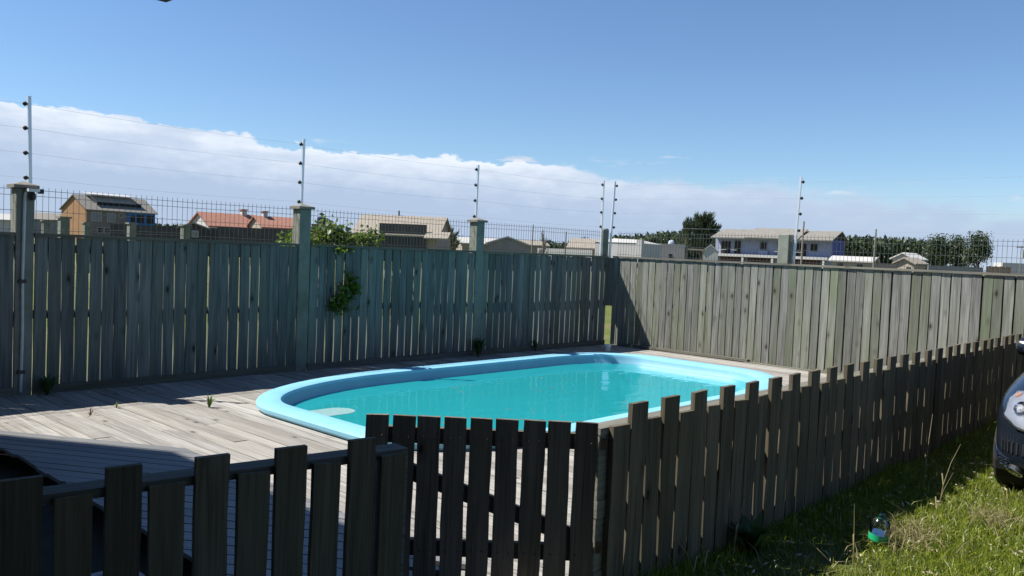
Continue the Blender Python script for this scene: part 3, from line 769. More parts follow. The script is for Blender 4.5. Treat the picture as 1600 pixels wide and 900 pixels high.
# ================================================================== BOTTLE IN THE GRASS
bt = thing('plastic_bottle', 'clear plastic bottle with green base standing in the litter by the pickets', 'bottle', (-6.36, -6.63, 0.035), .6)
M_btl = bpy.data.materials.new('bottle_plastic'); M_btl.use_nodes = True; t = NT(M_btl.node_tree)
_a = t.n('ShaderNodeBsdfTransparent'); _a.inputs[0].default_value = (.78, .86, .88, 1); _g = t.n('ShaderNodeBsdfGlossy'); _g.inputs['Roughness'].default_value = .12
_f = t.n('ShaderNodeFresnel'); _f.inputs[0].default_value = 1.5; _m = t.n('ShaderNodeMixShader'); t.l(_f.outputs[0], _m.inputs[0]); t.l(_a.outputs[0], _m.inputs[1]); t.l(_g.outputs[0], _m.inputs[2])
_o = t.n('ShaderNodeOutputMaterial'); t.l(_m.outputs[0], _o.inputs[0])
M_grn = pbr('green_liquid_plastic', (0.015, 0.34, 0.15), 0.25)
MB().lathe([(.046, 0), (.055, .012), (.055, .055)], 18).build('base', M_grn, bt, smooth=True)
MB().lathe([(.0552, .0555), (.0556, .125), (.052, .14), (.034, .162), (.017, .172), (.017, .19)], 18).build('upper_body', M_btl, bt, smooth=True)
lb = MB()
for i in range(6):
    a = R(200+i*16); b2 = R(216+i*16)
    lb.add([(.0572*math.cos(a), .0572*math.sin(a), .06), (.0572*math.cos(b2), .0572*math.sin(b2), .06), (.0572*math.cos(b2), .0572*math.sin(b2), .105), (.0572*math.cos(a), .0572*math.sin(a), .105)], [(0,1,2,3)])
lb.build('torn_sticker', mottled('torn_paper', (0.50, 0.42, 0.30), (0.20, 0.08, 0.05), 40, .8, 0), bt)
bt.rotation_euler = (R(5), R(-9), .6); bt.scale = (.95, .95, .85)

# ================================================================== VEGETATION
def np_mesh(name, verts, faces, mat, parent=None, loc=(0,0,0)):
    """verts (n,3), faces (m,k) numpy arrays of equal-size polygons"""
    me = bpy.data.meshes.new(name); k_ = faces.shape[1]; m_ = len(faces)
    me.vertices.add(len(verts)); me.vertices.foreach_set('co', verts.astype(np.float32).ravel())
    me.loops.add(m_*k_); me.loops.foreach_set('vertex_index', faces.astype(np.int32).ravel())
    me.polygons.add(m_); me.polygons.foreach_set('loop_start', np.arange(0, m_*k_, k_, dtype=np.int32))
    me.update(calc_edges=True); me.validate()
    me.materials.append(mat)
    return link(name, me, parent, loc)
def leaf_quads(pts, dirs, ln, wd_):
    """diamond leaves at pts pointing along dirs"""
    n = len(pts); d = dirs/np.linalg.norm(dirs, axis=1, keepdims=True)
    u = np.cross(d, rng.normal(size=(n, 3))); u /= np.linalg.norm(u, axis=1, keepdims=True)
    ln = np.broadcast_to(ln, n)[:, None]; wd_ = np.broadcast_to(wd_, n)[:, None]
    V = np.stack([pts, pts+d*ln*.45+u*wd_/2, pts+d*ln, pts+d*ln*.45-u*wd_/2], 1).reshape(-1, 3)
    return V, np.arange(4*n).reshape(n, 4)
def blades(name, P, h, w, mat, lean=.5, parent=None):
    n = len(P); a = rng.uniform(0, 2*math.pi, n); L = lean*np.abs(rng.normal(size=n))
    side = np.stack([np.cos(a), np.sin(a), np.zeros(n)], 1); b = rng.uniform(0, 2*math.pi, n)
    ld = np.stack([np.cos(b), np.sin(b), np.zeros(n)], 1); h = h[:, None]; w = np.broadcast_to(w, n)[:, None]; L = L[:, None]
    z = np.array([[0, 0, 1.]])
    p1 = P + z*h*.55 + ld*L*h*.35; p2 = P + z*h*(1-.25*np.minimum(L, 1.5)) + ld*L*h
    V = np.stack([P-side*w/2, P+side*w/2, p1+side*w*.4, p1-side*w*.4, p2], 1).reshape(-1, 3)
    i = np.arange(n)*5
    F = np.concatenate([np.stack([i, i+1, i+2], 1), np.stack([i, i+2, i+3], 1), np.stack([i+3, i+2, i+4], 1)])
    return np_mesh(name, V, F, mat, parent)
M_grass = leafmat('grass_blades', (0.075, 0.125, 0.010), (0.27, 0.31, 0.026), .4)
M_dry = leafmat('dry_grass', (0.17, 0.14, 0.06), (0.30, 0.26, 0.14), .25)
M_litter = leafmat('dead_leaves', (0.22, 0.17, 0.10), (0.45, 0.40, 0.32), .1)
n = 230000
gx = -8.6 + rng.beta(1.0, 1.35, n)*9.5; gy = -6.02 - rng.beta(1.0, 1.5, n)*3.4
dens = .5+.5*np.sin(gx*3.1+1.3*np.sin(gy*2.7))*np.sin(gy*3.7+gx*.9)
bare = np.exp(-((gx+6.9)**2/.5+(gy+6.5)**2/.10))
keep = rng.uniform(size=n) < (.55+.45*dens)*(1-.75*bare)
gx, gy, dens = gx[keep], gy[keep], dens[keep]
hh = rng.gamma(4, .009, len(gx))*(.5+.8*dens) + .012
hh *= np.where(gy > -6.25, 1.5, 1.0)
stuff(blades('lawn_grass', np.stack([gx, gy, np.zeros(len(gx))], 1), hh, .0055, M_grass, .8))
bpy.data.objects['lawn_grass']['label'] = 'short bright green grass beside the long picket fence'; bpy.data.objects['lawn_grass']['category'] = 'grass'
n = 2200
gx = rng.uniform(-8.4, 1.0, n); gy = -6.15 - rng.beta(1.2, 2.2, n)*3
for cx_, cy_, sg_, k_ in ((-6.12, -6.70, .13, 700), (-5.35, -6.98, .10, 420)):
    gx = np.append(gx, rng.normal(cx_, sg_, k_)); gy = np.append(gy, rng.normal(cy_, sg_*.6, k_))
n = len(gx)
o = stuff(blades('dry_grass', np.stack([gx, gy, np.full(n, .01)], 1), rng.gamma(3, .018, n)+.02, .0045, M_dry, 1.6))
tag(o, 'scattered straw coloured dry grass among the green lawn', 'dry grass')
n = 800
lp_ = np.stack([rng.uniform(-8.3, -1.5, n), -6.16-rng.beta(1, 2.6, n)*1.6, rng.uniform(.008, .05, n)], 1)
V, F_ = leaf_quads(lp_, rng.normal(size=(n, 3))*np.array([1, 1, .25]), rng.uniform(.015, .05, n), rng.uniform(.006, .018, n))
tag(stuff(np_mesh('leaf_litter', V, F_, M_litter)), 'pale dead leaves and twigs littering the ground along the pickets', 'leaf litter')
# long pale grass stalks
stalks = [((-5.18, -6.62), .40, (.22, -.05)), ((-5.75, -6.75), .36, (.05, -.08)), ((-4.95, -6.45), .55, (.16, .02)), ((-6.9, -6.70), .36, (.02, .02)), ((-7.75, -6.28), .30, (-.18, .02)), ((-7.6, -6.24), .26, (-.15, -.04)), ((-7.25, -6.2), .35, (.12, 0)), ((-6.55, -6.22), .38, (.10, .05))]
names_ = ['low fork near the car', 'short and bent in front of the car', 'tall and close to the car bumper', 'upright left of the bottle', 'arching at the gate post', 'curled at the gate post foot', 'against the front pickets', 'yellow against the middle pickets']
for ((x, y), h, (lx, ly)), nm in zip(stalks, names_):
    mb = MB(); mb.tube([(0,0,0), (lx*.15, ly*.15, h*.35), (lx*.5, ly*.5, h*.7), (lx, ly, h)], [.003, .0026, .002, .001], 5)
    mb.tube([(lx*.15, ly*.15, h*.35), (lx*.15+.07, ly*.15+.03, h*.50), (lx*.15+.14, ly*.15+.05, h*.46)], [.003, .0045, .001], 4)
    tag(mb.build('grass_stalk', M_dry, None, (x, y, 0)), 'thin dry grass stalk ' + nm, 'grass stalk', 'dry stalks standing in the grass')
# dark broad-leaved weed at the pickets
M_weed = leafmat('weed_leaf', (0.03, 0.07, 0.015), (0.08, 0.14, 0.03), .3)
def tuft(name, label, cat, loc, k_, h, spread, mat, w=.012):
    th = thing(name, label, cat, loc)
    mb = MB()
    for i in range(k_):
        a = random.uniform(0, 6.28); s_ = random.uniform(.3, 1)*spread; hh_ = h*random.uniform(.5, 1)
        dx, dy = math.cos(a)*s_, math.sin(a)*s_; ux, uy = -math.sin(a)*w/2, math.cos(a)*w/2
        mb.add([(-ux, -uy, 0), (ux, uy, 0), (dx*.5+ux*1.1, dy*.5+uy*1.1, hh_*.7), (dx*.5-ux*1.1, dy*.5-uy*1.1, hh_*.7), (dx*1.3, dy*1.3, hh_*random.uniform(.75, 1.05))], [(0,1,2,3), (3,2,4)])
    mb.build('leaves', mat, th); return th
tuft('deck_weed', 'green grass tuft growing through the sunny deck left of the pool', 'weed', (-7.72, -1.42, DZ-.01), 16, .15, .07, leafmat('tuft_leaf', (0.07, 0.13, 0.03), (0.14, 0.22, 0.05), .3), .012)
tuft('deck_weed', 'tiny grass tuft in a deck gap near the leftmost post shadow', 'weed', (-8.35, -1.02, DZ-.01), 7, .08, .04, M_grass, .008)
tuft('deck_weed', 'thin reddish sprig sprouting from the sunny deck boards at left', 'weed', (-8.62, -1.18, DZ-.01), 7, .07, .10, leafmat('sprig_leaf', (0.12, 0.06, 0.03), (0.16, 0.10, 0.05), .2), .006)
tuft('fence_weed', 'dark weed clump at the foot of the third concrete post', 'weed', (-3.12, -.10, DZ), 60, .30, .16, M_weed, .02)
tuft('fence_weed', 'dark weed clump at the foot of the leftmost post', 'weed', (-8.60, -.12, DZ), 50, .22, .14, M_weed, .02)
tuft('fence_weed', 'small weed tuft at the shaded fence between the third post and the corner', 'weed', (-1.9, -.08, DZ), 26, .2, .08, M_weed, .018)
tuft('picket_weed', 'broad leaved weed beside the long picket fence near the gate', 'weed', (-7.05, -6.22, 0), 26, .22, .16, M_weed, .06)
# litter twigs on the shaded deck strip
n = 300
lp_ = np.stack([rng.uniform(-9.2, -.3, n), -.05-rng.beta(1, 2, n)*.6, np.full(n, DZ+.004)], 1)
V, F_ = leaf_quads(lp_, rng.normal(size=(n, 3))*np.array([1, 1, .08]), rng.uniform(.02, .09, n), rng.uniform(.003, .010, n))
tag(stuff(np_mesh('deck_litter', V, F_, M_litter)), 'dry twigs and leaves strewn on the deck under the shaded fence', 'leaf litter')

# vine over the shaded fence
M_vine = leafmat('vine_leaf', (0.045, 0.095, 0.012), (0.17, 0.24, 0.03), .5)
M_bark = mottled('bark', (0.07, 0.055, 0.04), (0.16, 0.13, 0.10), 12, .95, .5)
vn = thing('climbing_vine', 'leafy green vine spilling over the shaded board fence right of the second post', 'vine', (-5.2, .2, 0))
cl = [(-.62, .16, 1.62, .16, .14, 90), (-.45, .2, 1.70, .12, .16, 90), (-.17, .14, 1.74, .13, .20, 190), (.02, .18, 1.78, .16, .20, 220), (.18, .2, 1.66, .18, .12, 150), (.40, .2, 1.66, .18, .13, 170), (.52, .16, 1.70, .14, .15, 170), (-.1, .1, 1.60, .3, .06, 110), (-.30, -.02, 1.56, .10, .05, 40),
      (-.05, -.235, 1.13, .07, .08, 45), (-.12, -.25, 1.00, .09, .10, 70), (-.2, -.255, .90, .10, .08, 75), (.03, -.24, 1.06, .06, .06, 40), (-.28, -.25, .86, .05, .06, 26), (-.16, -.22, 1.52, .10, .05, 34)]
pts = []; drs = []
for cx, cy, cz, sx, sz, k_ in cl:
    k_ = int(k_*(.72 if cy > 0 else .9)); sz = sz if cz < 1.5 else sz*.75; cz = cz if cz < 1.5 else 1.5+(cz-1.5)*.68
    q_ = rng.normal(size=(k_*2, 3))*np.array([sx*.62, .07 if cy > 0 else .022, sz*.62])
    pts.append(q_+np.array([cx, cy, cz])); dd = rng.normal(size=(k_*2, 3))+np.array([0, -.6, .1]); drs.append(dd)
pts = np.concatenate(pts); drs = np.concatenate(drs)
V, F_ = leaf_quads(pts, drs, rng.uniform(.035, .085, len(pts)), rng.uniform(.028, .055, len(pts)))
np_mesh('leaves', V, F_, M_vine, vn)
vs = MB()
for path in ([(0, .25, 0), (-.05, .22, .8), (-.1, .2, 1.6)], [(-.1, .2, 1.5), (-.16, .0, 1.60), (-.2, -.225, 1.52), (-.06, -.235, 1.2), (-.15, -.24, .95)], [(-.1, .2, 1.55), (.3, .2, 1.62), (.55, .18, 1.8)], [(-.1, .2, 1.5), (-.5, .2, 1.62), (-.55, .2, 1.8)], [(0, .2, 1.6), (.02, .2, 1.85)], [(-.15, .2, 1.6), (-.17, .2, 1.84)]):
    vs.tube(path, [.009]+[.005]*(len(path)-1), 5)
vs.build('stem', M_bark, vn)

# ---- trees
def tree(name, label, px, D, wpx, top, trunk_h, mat, n=2600, kind='round', lobes=9, seed=1, group=None, leaf=.30):
    r_ = np.random.default_rng(seed); base = far(px, D); H_ = zpx(px, top, D); Wd = wpx*D/FPX
    th = thing(name, label, 'tree', base, FACE, group)
    tm = MB(); tm.tube([(0,0,-.2), (.02*H_, 0, H_*.3), (-.01*H_, .02*H_, H_*.6), (0, 0, H_*.9)], [H_*.035, H_*.025, H_*.014, H_*.004], 8)
    P = []; Dr = []
    for i in range(lobes):
        a = 2*math.pi*i/lobes + r_.uniform(-.4, .4); f = r_.uniform(.25, .95)
        zc = trunk_h + (H_-trunk_h)*(.12+.8*f); rad = Wd*.5*(1-.72*f**1.6)*r_.uniform(.55, 1.05)
        tip = np.array([math.cos(a)*rad, math.sin(a)*rad, zc])
        z0 = max(.2*H_, zc-.35*(H_-trunk_h))
        tm.tube([(0, 0, z0), (tip[0]*.5, tip[1]*.5, (z0+zc)/2+.02*H_), tuple(tip)], [H_*.012, H_*.008, H_*.003], 5)
        k_ = n//lobes
        if kind == 'feather':
            q_ = r_.uniform(0, 1, (k_, 1)); o_ = np.array([0, 0, z0])
            ax = tip-o_; ax_n = ax/np.linalg.norm(ax)
            jit = r_.normal(size=(k_, 3))*Wd*.050*(1-.75*q_)
            P.append(o_ + ax*(.3+.78*q_) + jit)
            Dr.append(ax_n*1.1 + np.array([0, 0, .55]) + r_.normal(size=(k_, 3))*.45)
        else:
            sg = np.array([Wd*.12, Wd*.12, (H_-trunk_h)*.11])*r_.uniform(.7, 1.2)
            P.append(tip*np.array([.85, .85, 1]) - np.array([0, 0, .05*H_]) + r_.normal(size=(k_, 3))*sg)
            Dr.append(r_.normal(size=(k_, 3)) + np.array([0, 0, .4]))
    P = np.concatenate(P); Dr = np.concatenate(Dr)
    P[:, 2] = np.clip(P[:, 2], trunk_h*.6, H_*1.01)
    tm.build('trunk', M_bark, th)
    ls = leaf*D/130
    V, F_ = leaf_quads(P, Dr, r_.uniform(.6, 1.3, len(P))*ls*(1.7 if kind == 'feather' else 1), r_.uniform(.5, 1, len(P))*ls*(.30 if kind == 'feather' else .75))
    np_mesh('crown', V, F_, mat, th); return th
M_casu = leafmat('casuarina_needles', (0.030, 0.048, 0.024), (0.085, 0.11, 0.055), .3)
M_dark = leafmat('dark_foliage', (0.022, 0.038, 0.014), (0.06, 0.085, 0.03), .2)
tree('casuarina_tree', 'large feathery dark tree left of the lilac two storey house', 1093, 150, 76, 328, 1.2, M_casu, 6500, 'feather', 42, 3, leaf=.46)
tree('casuarina_tree', 'spindly side tree touching the left of the large feathery tree', 1069, 148, 26, 336, 1.5, M_casu, 1000, 'feather', 11, 5, leaf=.42)
tree('dense_tree', 'left tree of the dark clump behind the sunlit fence at right', 1462, 130, 42, 366, 1.0, M_dark, 5200, 'round', 18, 11)
tree('dense_tree', 'middle tree of the dark clump behind the sunlit fence at right', 1490, 132, 36, 369, 1.0, M_dark, 5200, 'round', 18, 12)
tree('dense_tree', 'right and tallest tree of the dark clump behind the sunlit fence', 1524, 128, 44, 363, 1.0, M_dark, 5600, 'round', 18, 13)
tree('small_tree', 'loose grey green tree beside the brown roofed house', 702, 95, 30, 350, .8, M_casu, 700, 'feather', 9, 21, leaf=.5)
tree('small_tree', 'dark treetop showing above the brown roofed house', 649, 140, 22, 337, 2.5, M_casu, 500, 'round', 6, 22)
tree('bare_shrub', 'pale bare twiggy shrub beyond the shaded fence near the corner', 846, 70, 20, 356, .5, leafmat('twiggy', (0.12, 0.11, 0.08), (0.2, 0.19, 0.14), .2), 240, 'feather', 12, 23, leaf=.35)
tree('small_tree', 'small dark shrub between the brick house and the brown roofed house', 518, 110, 14, 350, .6, M_dark, 400, 'round', 6, 24)
tree('small_tree', 'dark shrub rising behind the corner post', 912, 120, 18, 368, .6, M_dark, 400, 'round', 6, 26)
# far-off wood that reads as one dark band
def wood_band(label, px0, px1, D, tops, seed):
    r_ = np.random.default_rng(seed); P = []; n_ = int((px1-px0)*42)
    px = r_.uniform(px0, px1, n_); tp = np.interp(px, *zip(*tops)) + 2.2*np.sin(px*.55)+1.8*np.sin(px*1.27+seed)
    f = r_.uniform(0, 1, n_)**.7
    for i in range(n_):
        zt = zpx(px[i], tp[i], D); b = far(px[i], D + r_.uniform(-14, 14)); P.append((b.x, b.y, .3+(zt-.3)*f[i]))
    P = np.array(P); V, F_ = leaf_quads(P, r_.normal(size=P.shape)+np.array([0, 0, .6]), r_.uniform(.8, 1.9, n_)*D/240, r_.uniform(.5, 1.1, n_)*D/240)
    return tag(stuff(np_mesh('distant_wood', V, F_, M_dark)), label, 'wood')
wood_band('far dark band of trees between the corner post and the large feathery tree', 955, 1120, 240, [(955, 375), (1000, 374), (1040, 368), (1120, 368)], 41)
wood_band('far dark band of trees right of the lilac house', 1285, 1475, 260, [(1285, 376), (1340, 376), (1400, 378), (1475, 384)], 42)
wood_band('low far hedge line behind the houses at the left', -60, 720, 330, [(-60, 352), (100, 352), (400, 362), (720, 378)], 43)
wood_band('low far hedge line beyond the corner houses', 720, 960, 330, [(720, 382), (960, 388)], 44)

# ================================================================== BACKGROUND HOUSES
C_ = {}
def bm(name, c, c1=None, rough=.85, scale=1.5, stretch=(1,1,1)):
    if name not in C_: C_[name] = mottled(name, c, c1 or tuple(min(1, x*1.25) for x in c), scale, rough, .1, stretch=stretch)
    return C_[name]
B_orange = bm('orange_render', (0.257, 0.147, 0.073)); B_taupe = bm('taupe_render', (0.153, 0.128, 0.111)); B_blue = bm('blue_render', (0.025, 0.122, 0.294))
B_fibre = bm('fibre_cement_roof', (0.147, 0.138, 0.122), (0.220, 0.208, 0.184), .9, 2.5); B_white = bm('white_render', (0.404, 0.398, 0.379), (0.465, 0.459, 0.440))
B_terra = bm('terracotta_tiles', (.235, .105, .074), (.33, .165, .115), .85, 3); B_grey = bm('grey_render', (0.184, 0.184, 0.184)); B_darkw = bm('dark_wall', (0.043, 0.043, 0.044), (0.067, 0.065, 0.061))
B_lilac = bm('lilac_render', (0.245, 0.275, 0.404), (0.281, 0.312, 0.440)); B_brick = bm('red_brick', (0.147, 0.061, 0.043), (0.208, 0.098, 0.067), .9, 5); B_beige = bm('beige_render', (0.281, 0.239, 0.190))
B_pale = bm('pale_roof_sheet', (0.367, 0.355, 0.331), (0.453, 0.440, 0.416), .6, 3); B_tan = bm('tan_fibre_roof', (0.220, 0.190, 0.153), (0.294, 0.264, 0.220), .9, 3); B_deep = bm('shadowed_opening', (0.021, 0.017, 0.016), (0.037, 0.027, 0.025)); B_ridge = bm('solar_black', (0.009, 0.010, 0.015), (0.012, 0.014, 0.019), .3)
B_wood = bm('grey_pole_wood', (0.134, 0.122, 0.104), (0.208, 0.190, 0.165), .9, 6); B_navy = bm('navy_tank', (0.012, 0.019, 0.055), (0.019, 0.027, 0.073), .5); B_bluew = bm('blue_side_render', (0.061, 0.080, 0.245), (0.080, 0.098, 0.281)); B_rose = bm('orange_boards', (0.275, 0.172, 0.111), (0.355, 0.233, 0.159))
def window(parent, x, y, z, w, h, mat=None, fmat=None):
    """window set in a wall that faces -y at depth y"""
    f = MB().box(x-w/2-.07, x+w/2+.07, y-.05, y+.02, z-h/2-.07, z+h/2+.07).build('window', fmat or B_white, parent)
    MB().box(x-w/2, x+w/2, y-.07, y-.03, z-h/2, z+h/2).build('pane', mat or M_glassdark, f)
    return f
def gable(name, label, px, D, L, dp, eave, ridge, wall, roof, rot=0, over=.35, wins=(), cat='house', axis='x', group=None):
    """simple gabled building, long side to the camera at rot 0; ridge along local x ('x') or towards the camera ('y')"""
    th = thing(name, label, cat, far(px, D), FACE-math.atan((px-800)/FPX)+R(rot), group)
    if axis == 'x':
        MB().xprism([(-dp/2, 0), (dp/2, 0), (dp/2, eave), (0, ridge-.12), (-dp/2, eave)], -L/2, L/2).build('wall', wall, th)
        sl_ = (ridge-eave)/(dp/2); ez = eave-over*sl_
        MB().xprism([(-dp/2-over, ez), (-dp/2-over, ez+.16), (0, ridge+.10), (dp/2+over, ez+.16), (dp/2+over, ez), (0, ridge-.08)], -L/2-over, L/2+over).build('roof', roof, th)
    else:
        m_ = MB(); pf = [(-L/2, 0), (L/2, 0), (L/2, eave), (0, ridge-.12), (-L/2, eave)]
        m_.v = [(x, -dp/2, z) for x, z in pf] + [(x, dp/2, z) for x, z in pf]
        m_.f = [(0,1,2,3,4), (9,8,7,6,5)] + [(i, 5+i, 5+(i+1) % 5, (i+1) % 5) for i in range(5)]
        m_.build('wall', wall, th)
        sl_ = (ridge-eave)/(L/2); ez = eave-over*sl_
        pf = [(-L/2-over, ez), (-L/2-over, ez+.16), (0, ridge+.10), (L/2+over, ez+.16), (L/2+over, ez), (0, ridge-.08)]
        m_ = MB(); m_.v = [(x, -dp/2-over, z) for x, z in pf] + [(x, dp/2+over, z) for x, z in pf]
        m_.f = [tuple(range(6)), tuple(range(6, 12))[::-1]] + [(i, 6+i, 6+(i+1) % 6, (i+1) % 6) for i in range(6)]
        m_.build('roof', roof, th)
    for x, z, w, h, *mt in wins: window(th, x, -dp/2, z, w, h, *mt)
    return th
# orange, taupe and blue house
oh = gable('two_tone_house', 'big house with orange gable, blue right half and grey roof at the left', 168, 150, 12.6, 8.0, 5.5, 7.9, B_taupe, B_fibre, rot=30,
           wins=[(-4.6, 4.3, 1.7, 1.4, B_grey), (-2.0, 4.3, 1.3, 1.4, B_grey), (-.2, 4.7, .6, .6), (-3.9, 2.0, .9, .9), (-2.7, 2.0, .9, .9), (-1.5, 2.0, .9, .9)])
MB().xprism([(-3.98, 0), (3.98, 0), (3.98, 5.48), (0, 7.75), (-3.98, 5.48)], -6.36, -6.301).build('gable_wall', B_orange, oh)
bp_ = MB().box(.9, 6.28, -4.06, -4.001, 0, 5.4).build('blue_wall', B_blue, oh)
for x, w, h in ((1.9, .8, 1.0), (3.4, 1.2, 1.3), (5.2, 1.3, 1.3)): window(oh, x, -4.065, 4.3, w, h, B_deep, B_ridge)
dm = MB().xprism([(-2.9, 6.3), (-2.8, 7.0), (-1.2, 8.0), (1.0, 8.0), (1.0, 6.8)], -4.0, 3.2).build('dormer', B_beige, oh)
MB().xprism([(-3.1, 6.55), (-2.75, 6.95), (-2.65, 6.85), (-3.0, 6.35)], -3.8, 4.2).build('solar_panel', B_ridge, dm)
MB().xprism([(-2.2, 8.02), (-2.2, 8.14), (1.3, 8.55), (1.3, 8.43)], -4.6, 3.9).build('dormer_roof', B_pale, dm)
gable('grey_roofed_house', 'low house with grey roof partly hidden behind the orange gabled house', 74, 170, 8, 7, 3.7, 5.0, B_grey, B_fibre, rot=-10)
gable('white_house', 'small white house at the extreme left beyond the wire mesh', -2, 120, 5, 5, 2.8, 3.6, B_white, B_pale, rot=10)
# dark yard wall and shed
tag(MB().box(-6.6, 6.6, -.12, .12, 0, zpx(250, 353, 100)).build('yard_wall', B_darkw, None, far(258, 100), FACE), 'long dark wall right of the two tone house', 'wall')
gable('shed', 'small dark gabled shed left of the red roofed house', 299, 95, 2.9, 3, 2.55, 3.1, B_darkw, B_fibre, axis='y', wins=[(.2, 1.9, .6, .6, B_grey)], cat='shed')
# red roofed houses
rh = gable('red_roofed_house', 'white house with a terracotta roof, the left one of two', 352, 120, 8.0, 7.0, 3.2, 5.0, B_white, B_terra, rot=24, wins=[(1.5, 1.9, 1.4, 1.2, B_deep)])
ch = MB().box(2.0, 2.7, -.4, .4, 4.2, 5.7).build('chimney', B_white, rh); MB().box(1.85, 2.85, -.6, .6, 5.7, 5.82).build('chimney_cap', B_terra, ch)
rh2 = gable('red_roofed_house', 'terracotta roofed house just left of the second concrete post', 433, 118, 6.6, 6.0, 3.3, 4.75, B_beige, B_terra, rot=20)
ch = MB().box(-2.4, -1.8, -.4, .4, 4.2, 5.4).build('chimney', B_white, rh2); MB().box(-2.55, -1.65, -.55, .55, 5.4, 5.52).build('chimney_cap', B_terra, ch)
gable('white_house', 'tall white gabled house behind the second red roof', 436, 160, 6, 6, 4.8, 5.9, B_white, B_grey, rot=-30, axis='y')
tag(MB().box(-5.2, 5.2, -.1, .1, 0, zpx(410, 357, 92)).build('yard_wall', B_darkw, None, far(412, 92), FACE), 'dark wooden wall below the terracotta roofs', 'wall')
bk = thing('brick_house', 'small red brick house with a dark blue water tank on top', 'house', far(499, 115), FACE)
MB().box(-1.0, 1.4, -1.5, 1.5, 0, 3.9).build('wall', B_brick, bk)
MB().box(-1.15, 1.55, -1.65, 1.65, 3.901, 4.0).build('slab', B_grey, bk)
MB().lathe([(.55, 4.0), (.62, 4.5), (.62, 4.9), (.35, 5.05)], 14).build('water_tank', B_navy, bk)
# brown roofed house
br = gable('brown_roofed_house', 'wide house with a light brown hipped roof and dark side wall', 628, 88, 8.4, 7.0, 2.7, 4.6, B_beige, B_tan, rot=-14, wins=[(-2.9, 1.7, 1.0, 1.0)])
MB().box(-1.6, 3.2, -3.75, -3.55, 0, 3.75).build('dark_side_wall', B_darkw, br)
MB().xprism([(-4.9, 2.35), (-4.9, 2.47), (-3.4, 3.1), (-3.4, 2.98)], 3.2, 5.6).build('porch_roof', B_tan, br)
MB().lathe([(.08, 4.5), (.08, 5.2)], 8, (-.6, 0, 0)).build('flue', B_deep, br)
# small houses before the corner
gable('small_house', 'small grey house with a white gable trim beyond the third post', 790, 100, 4.4, 5, 2.3, 3.1, B_grey, B_pale, axis='y')
gable('small_house', 'low house with pale roof next to the white gable trim house', 822, 112, 4.0, 5, 2.3, 2.9, B_beige, B_tan, rot=12)
gable('small_house', 'low pale house half hidden behind the third concrete post', 745, 108, 5.0, 5, 2.2, 2.9, B_beige, B_pale, rot=10)
gable('small_house', 'low house with brown roof just left of the corner post', 915, 95, 3.2, 4, 2.2, 3.15, B_rose, B_tan, rot=-10)
tag(MB().box(-2.5, 2.5, -.1, .1, 0, zpx(880, 389, 72)).build('yard_wall', B_white, None, far(880, 72), FACE+R(-25)), 'low white wall left of the corner post', 'wall')
wh_ = thing('white_hall', 'long windowless white building right of the corner post', 'building', far(978, 78), FACE+R(-30))
MB().xprism([(-2.5, 0), (2.5, 0), (2.5, 2.7), (-2.5, 2.7)], -2.2, 2.3).build('wall', B_white, wh_)
m_ = MB(); m_.v = [(-2.25, -2.55, 2.7), (2.3, -2.55, 2.7), (2.3, 2.55, 2.7), (-2.25, 2.55, 2.7), (-1.4, 0, 3.1), (1.2, 0, 3.05)]; m_.f = [(0,1,5,4), (1,2,5), (2,3,4,5), (3,0,4), (3,2,1,0)]
m_.build('roof', B_pale, wh_)
MB().box(1.85, 2.35, -2.6, -2.0, 0, 3.0).build('pier', B_white, wh_)
gb = thing('grey_building', 'flat roofed grey building with a domed tank left of the lilac house', 'building', far(1044, 90), FACE+R(-14))
MB().box(-1.9, 1.6, -2, 2, 0, 2.95).build('wall', B_grey, gb); MB().box(1.6, 3.6, -1.8, 2, 2.4, 2.55).build('carport_roof', B_tan, gb)
MB().lathe([(.34, 2.95), (.34, 3.15), (.25, 3.32), (.08, 3.4)], 14, (.1, 0, 0)).build('tank', bm('blue_grey_tank', (.3, .36, .42)), gb)
for x in (1.75, 3.45): MB().box(x-.06, x+.06, -1.75, -1.63, 0, 2.4).build('carport_post', B_wood, gb)
MB().box(-.0, .35, -2.04, -2.001, 1.5, 1.9).build('window', B_ridge, gb)
gable('white_shed', 'small white gabled shed at the left end of the lilac house', 1107, 100, 1.75, 3, 2.4, 3.2, B_white, B_white, axis='y', over=.1, cat='shed')
# lilac two-storey house
D_ = 122; lh = thing('lilac_house', 'two storey lilac house with grey roof, white balcony band and dark verandas', 'house', far(1212, D_), FACE+R(-34))
hw = 8.2
MB().box(-hw, hw, -3.2, 4, 0, 4.9).build('wall', B_lilac, lh)
MB().xprism([(-5.0, 4.62), (-5.0, 4.76), (0.2, 6.15), (4.8, 4.76), (4.8, 4.62), (.2, 6.0)], -hw-.1, hw+.5).build('roof', B_fibre, lh)
MB().xprism([(-5.05, 4.72), (-5.05, 4.86), (-.4, 6.35), (-.4, 6.2)], -3.3, 4.2).build('raised_roof', B_fibre, lh)
m_ = MB(); m_.v = [(hw+.01, -3.2, 4.9), (hw+.01, 4, 4.9), (hw+.01, .2, 6.0), (hw+.03, -3.2, 4.9), (hw+.03, 4, 4.9), (hw+.03, .2, 6.0)]; m_.f = [(0,1,2), (5,4,3), (0,3,4,1), (1,4,5,2), (2,5,3,0)]; m_.build('gable_end', B_deep, lh)
MB().box(hw-3.0, hw+.02, -3.26, -3.201, 0, 4.6).build('blue_corner_wall', B_lilac, lh)
MB().box(hw+.001, hw+.05, -3.2, 4, 0, 4.899).build('side_wall', B_bluew, lh)
MB().box(-hw-.1, hw-.1, -4.9, -3.27, 2.05, 2.42).build('balcony_slab', B_white, lh)
for x in (-7.7, -3.5, .7, 3.1, 7.6): MB().box(x-.14, x+.14, -4.85, -4.6, 0, 2.05).build('column', B_white, lh)
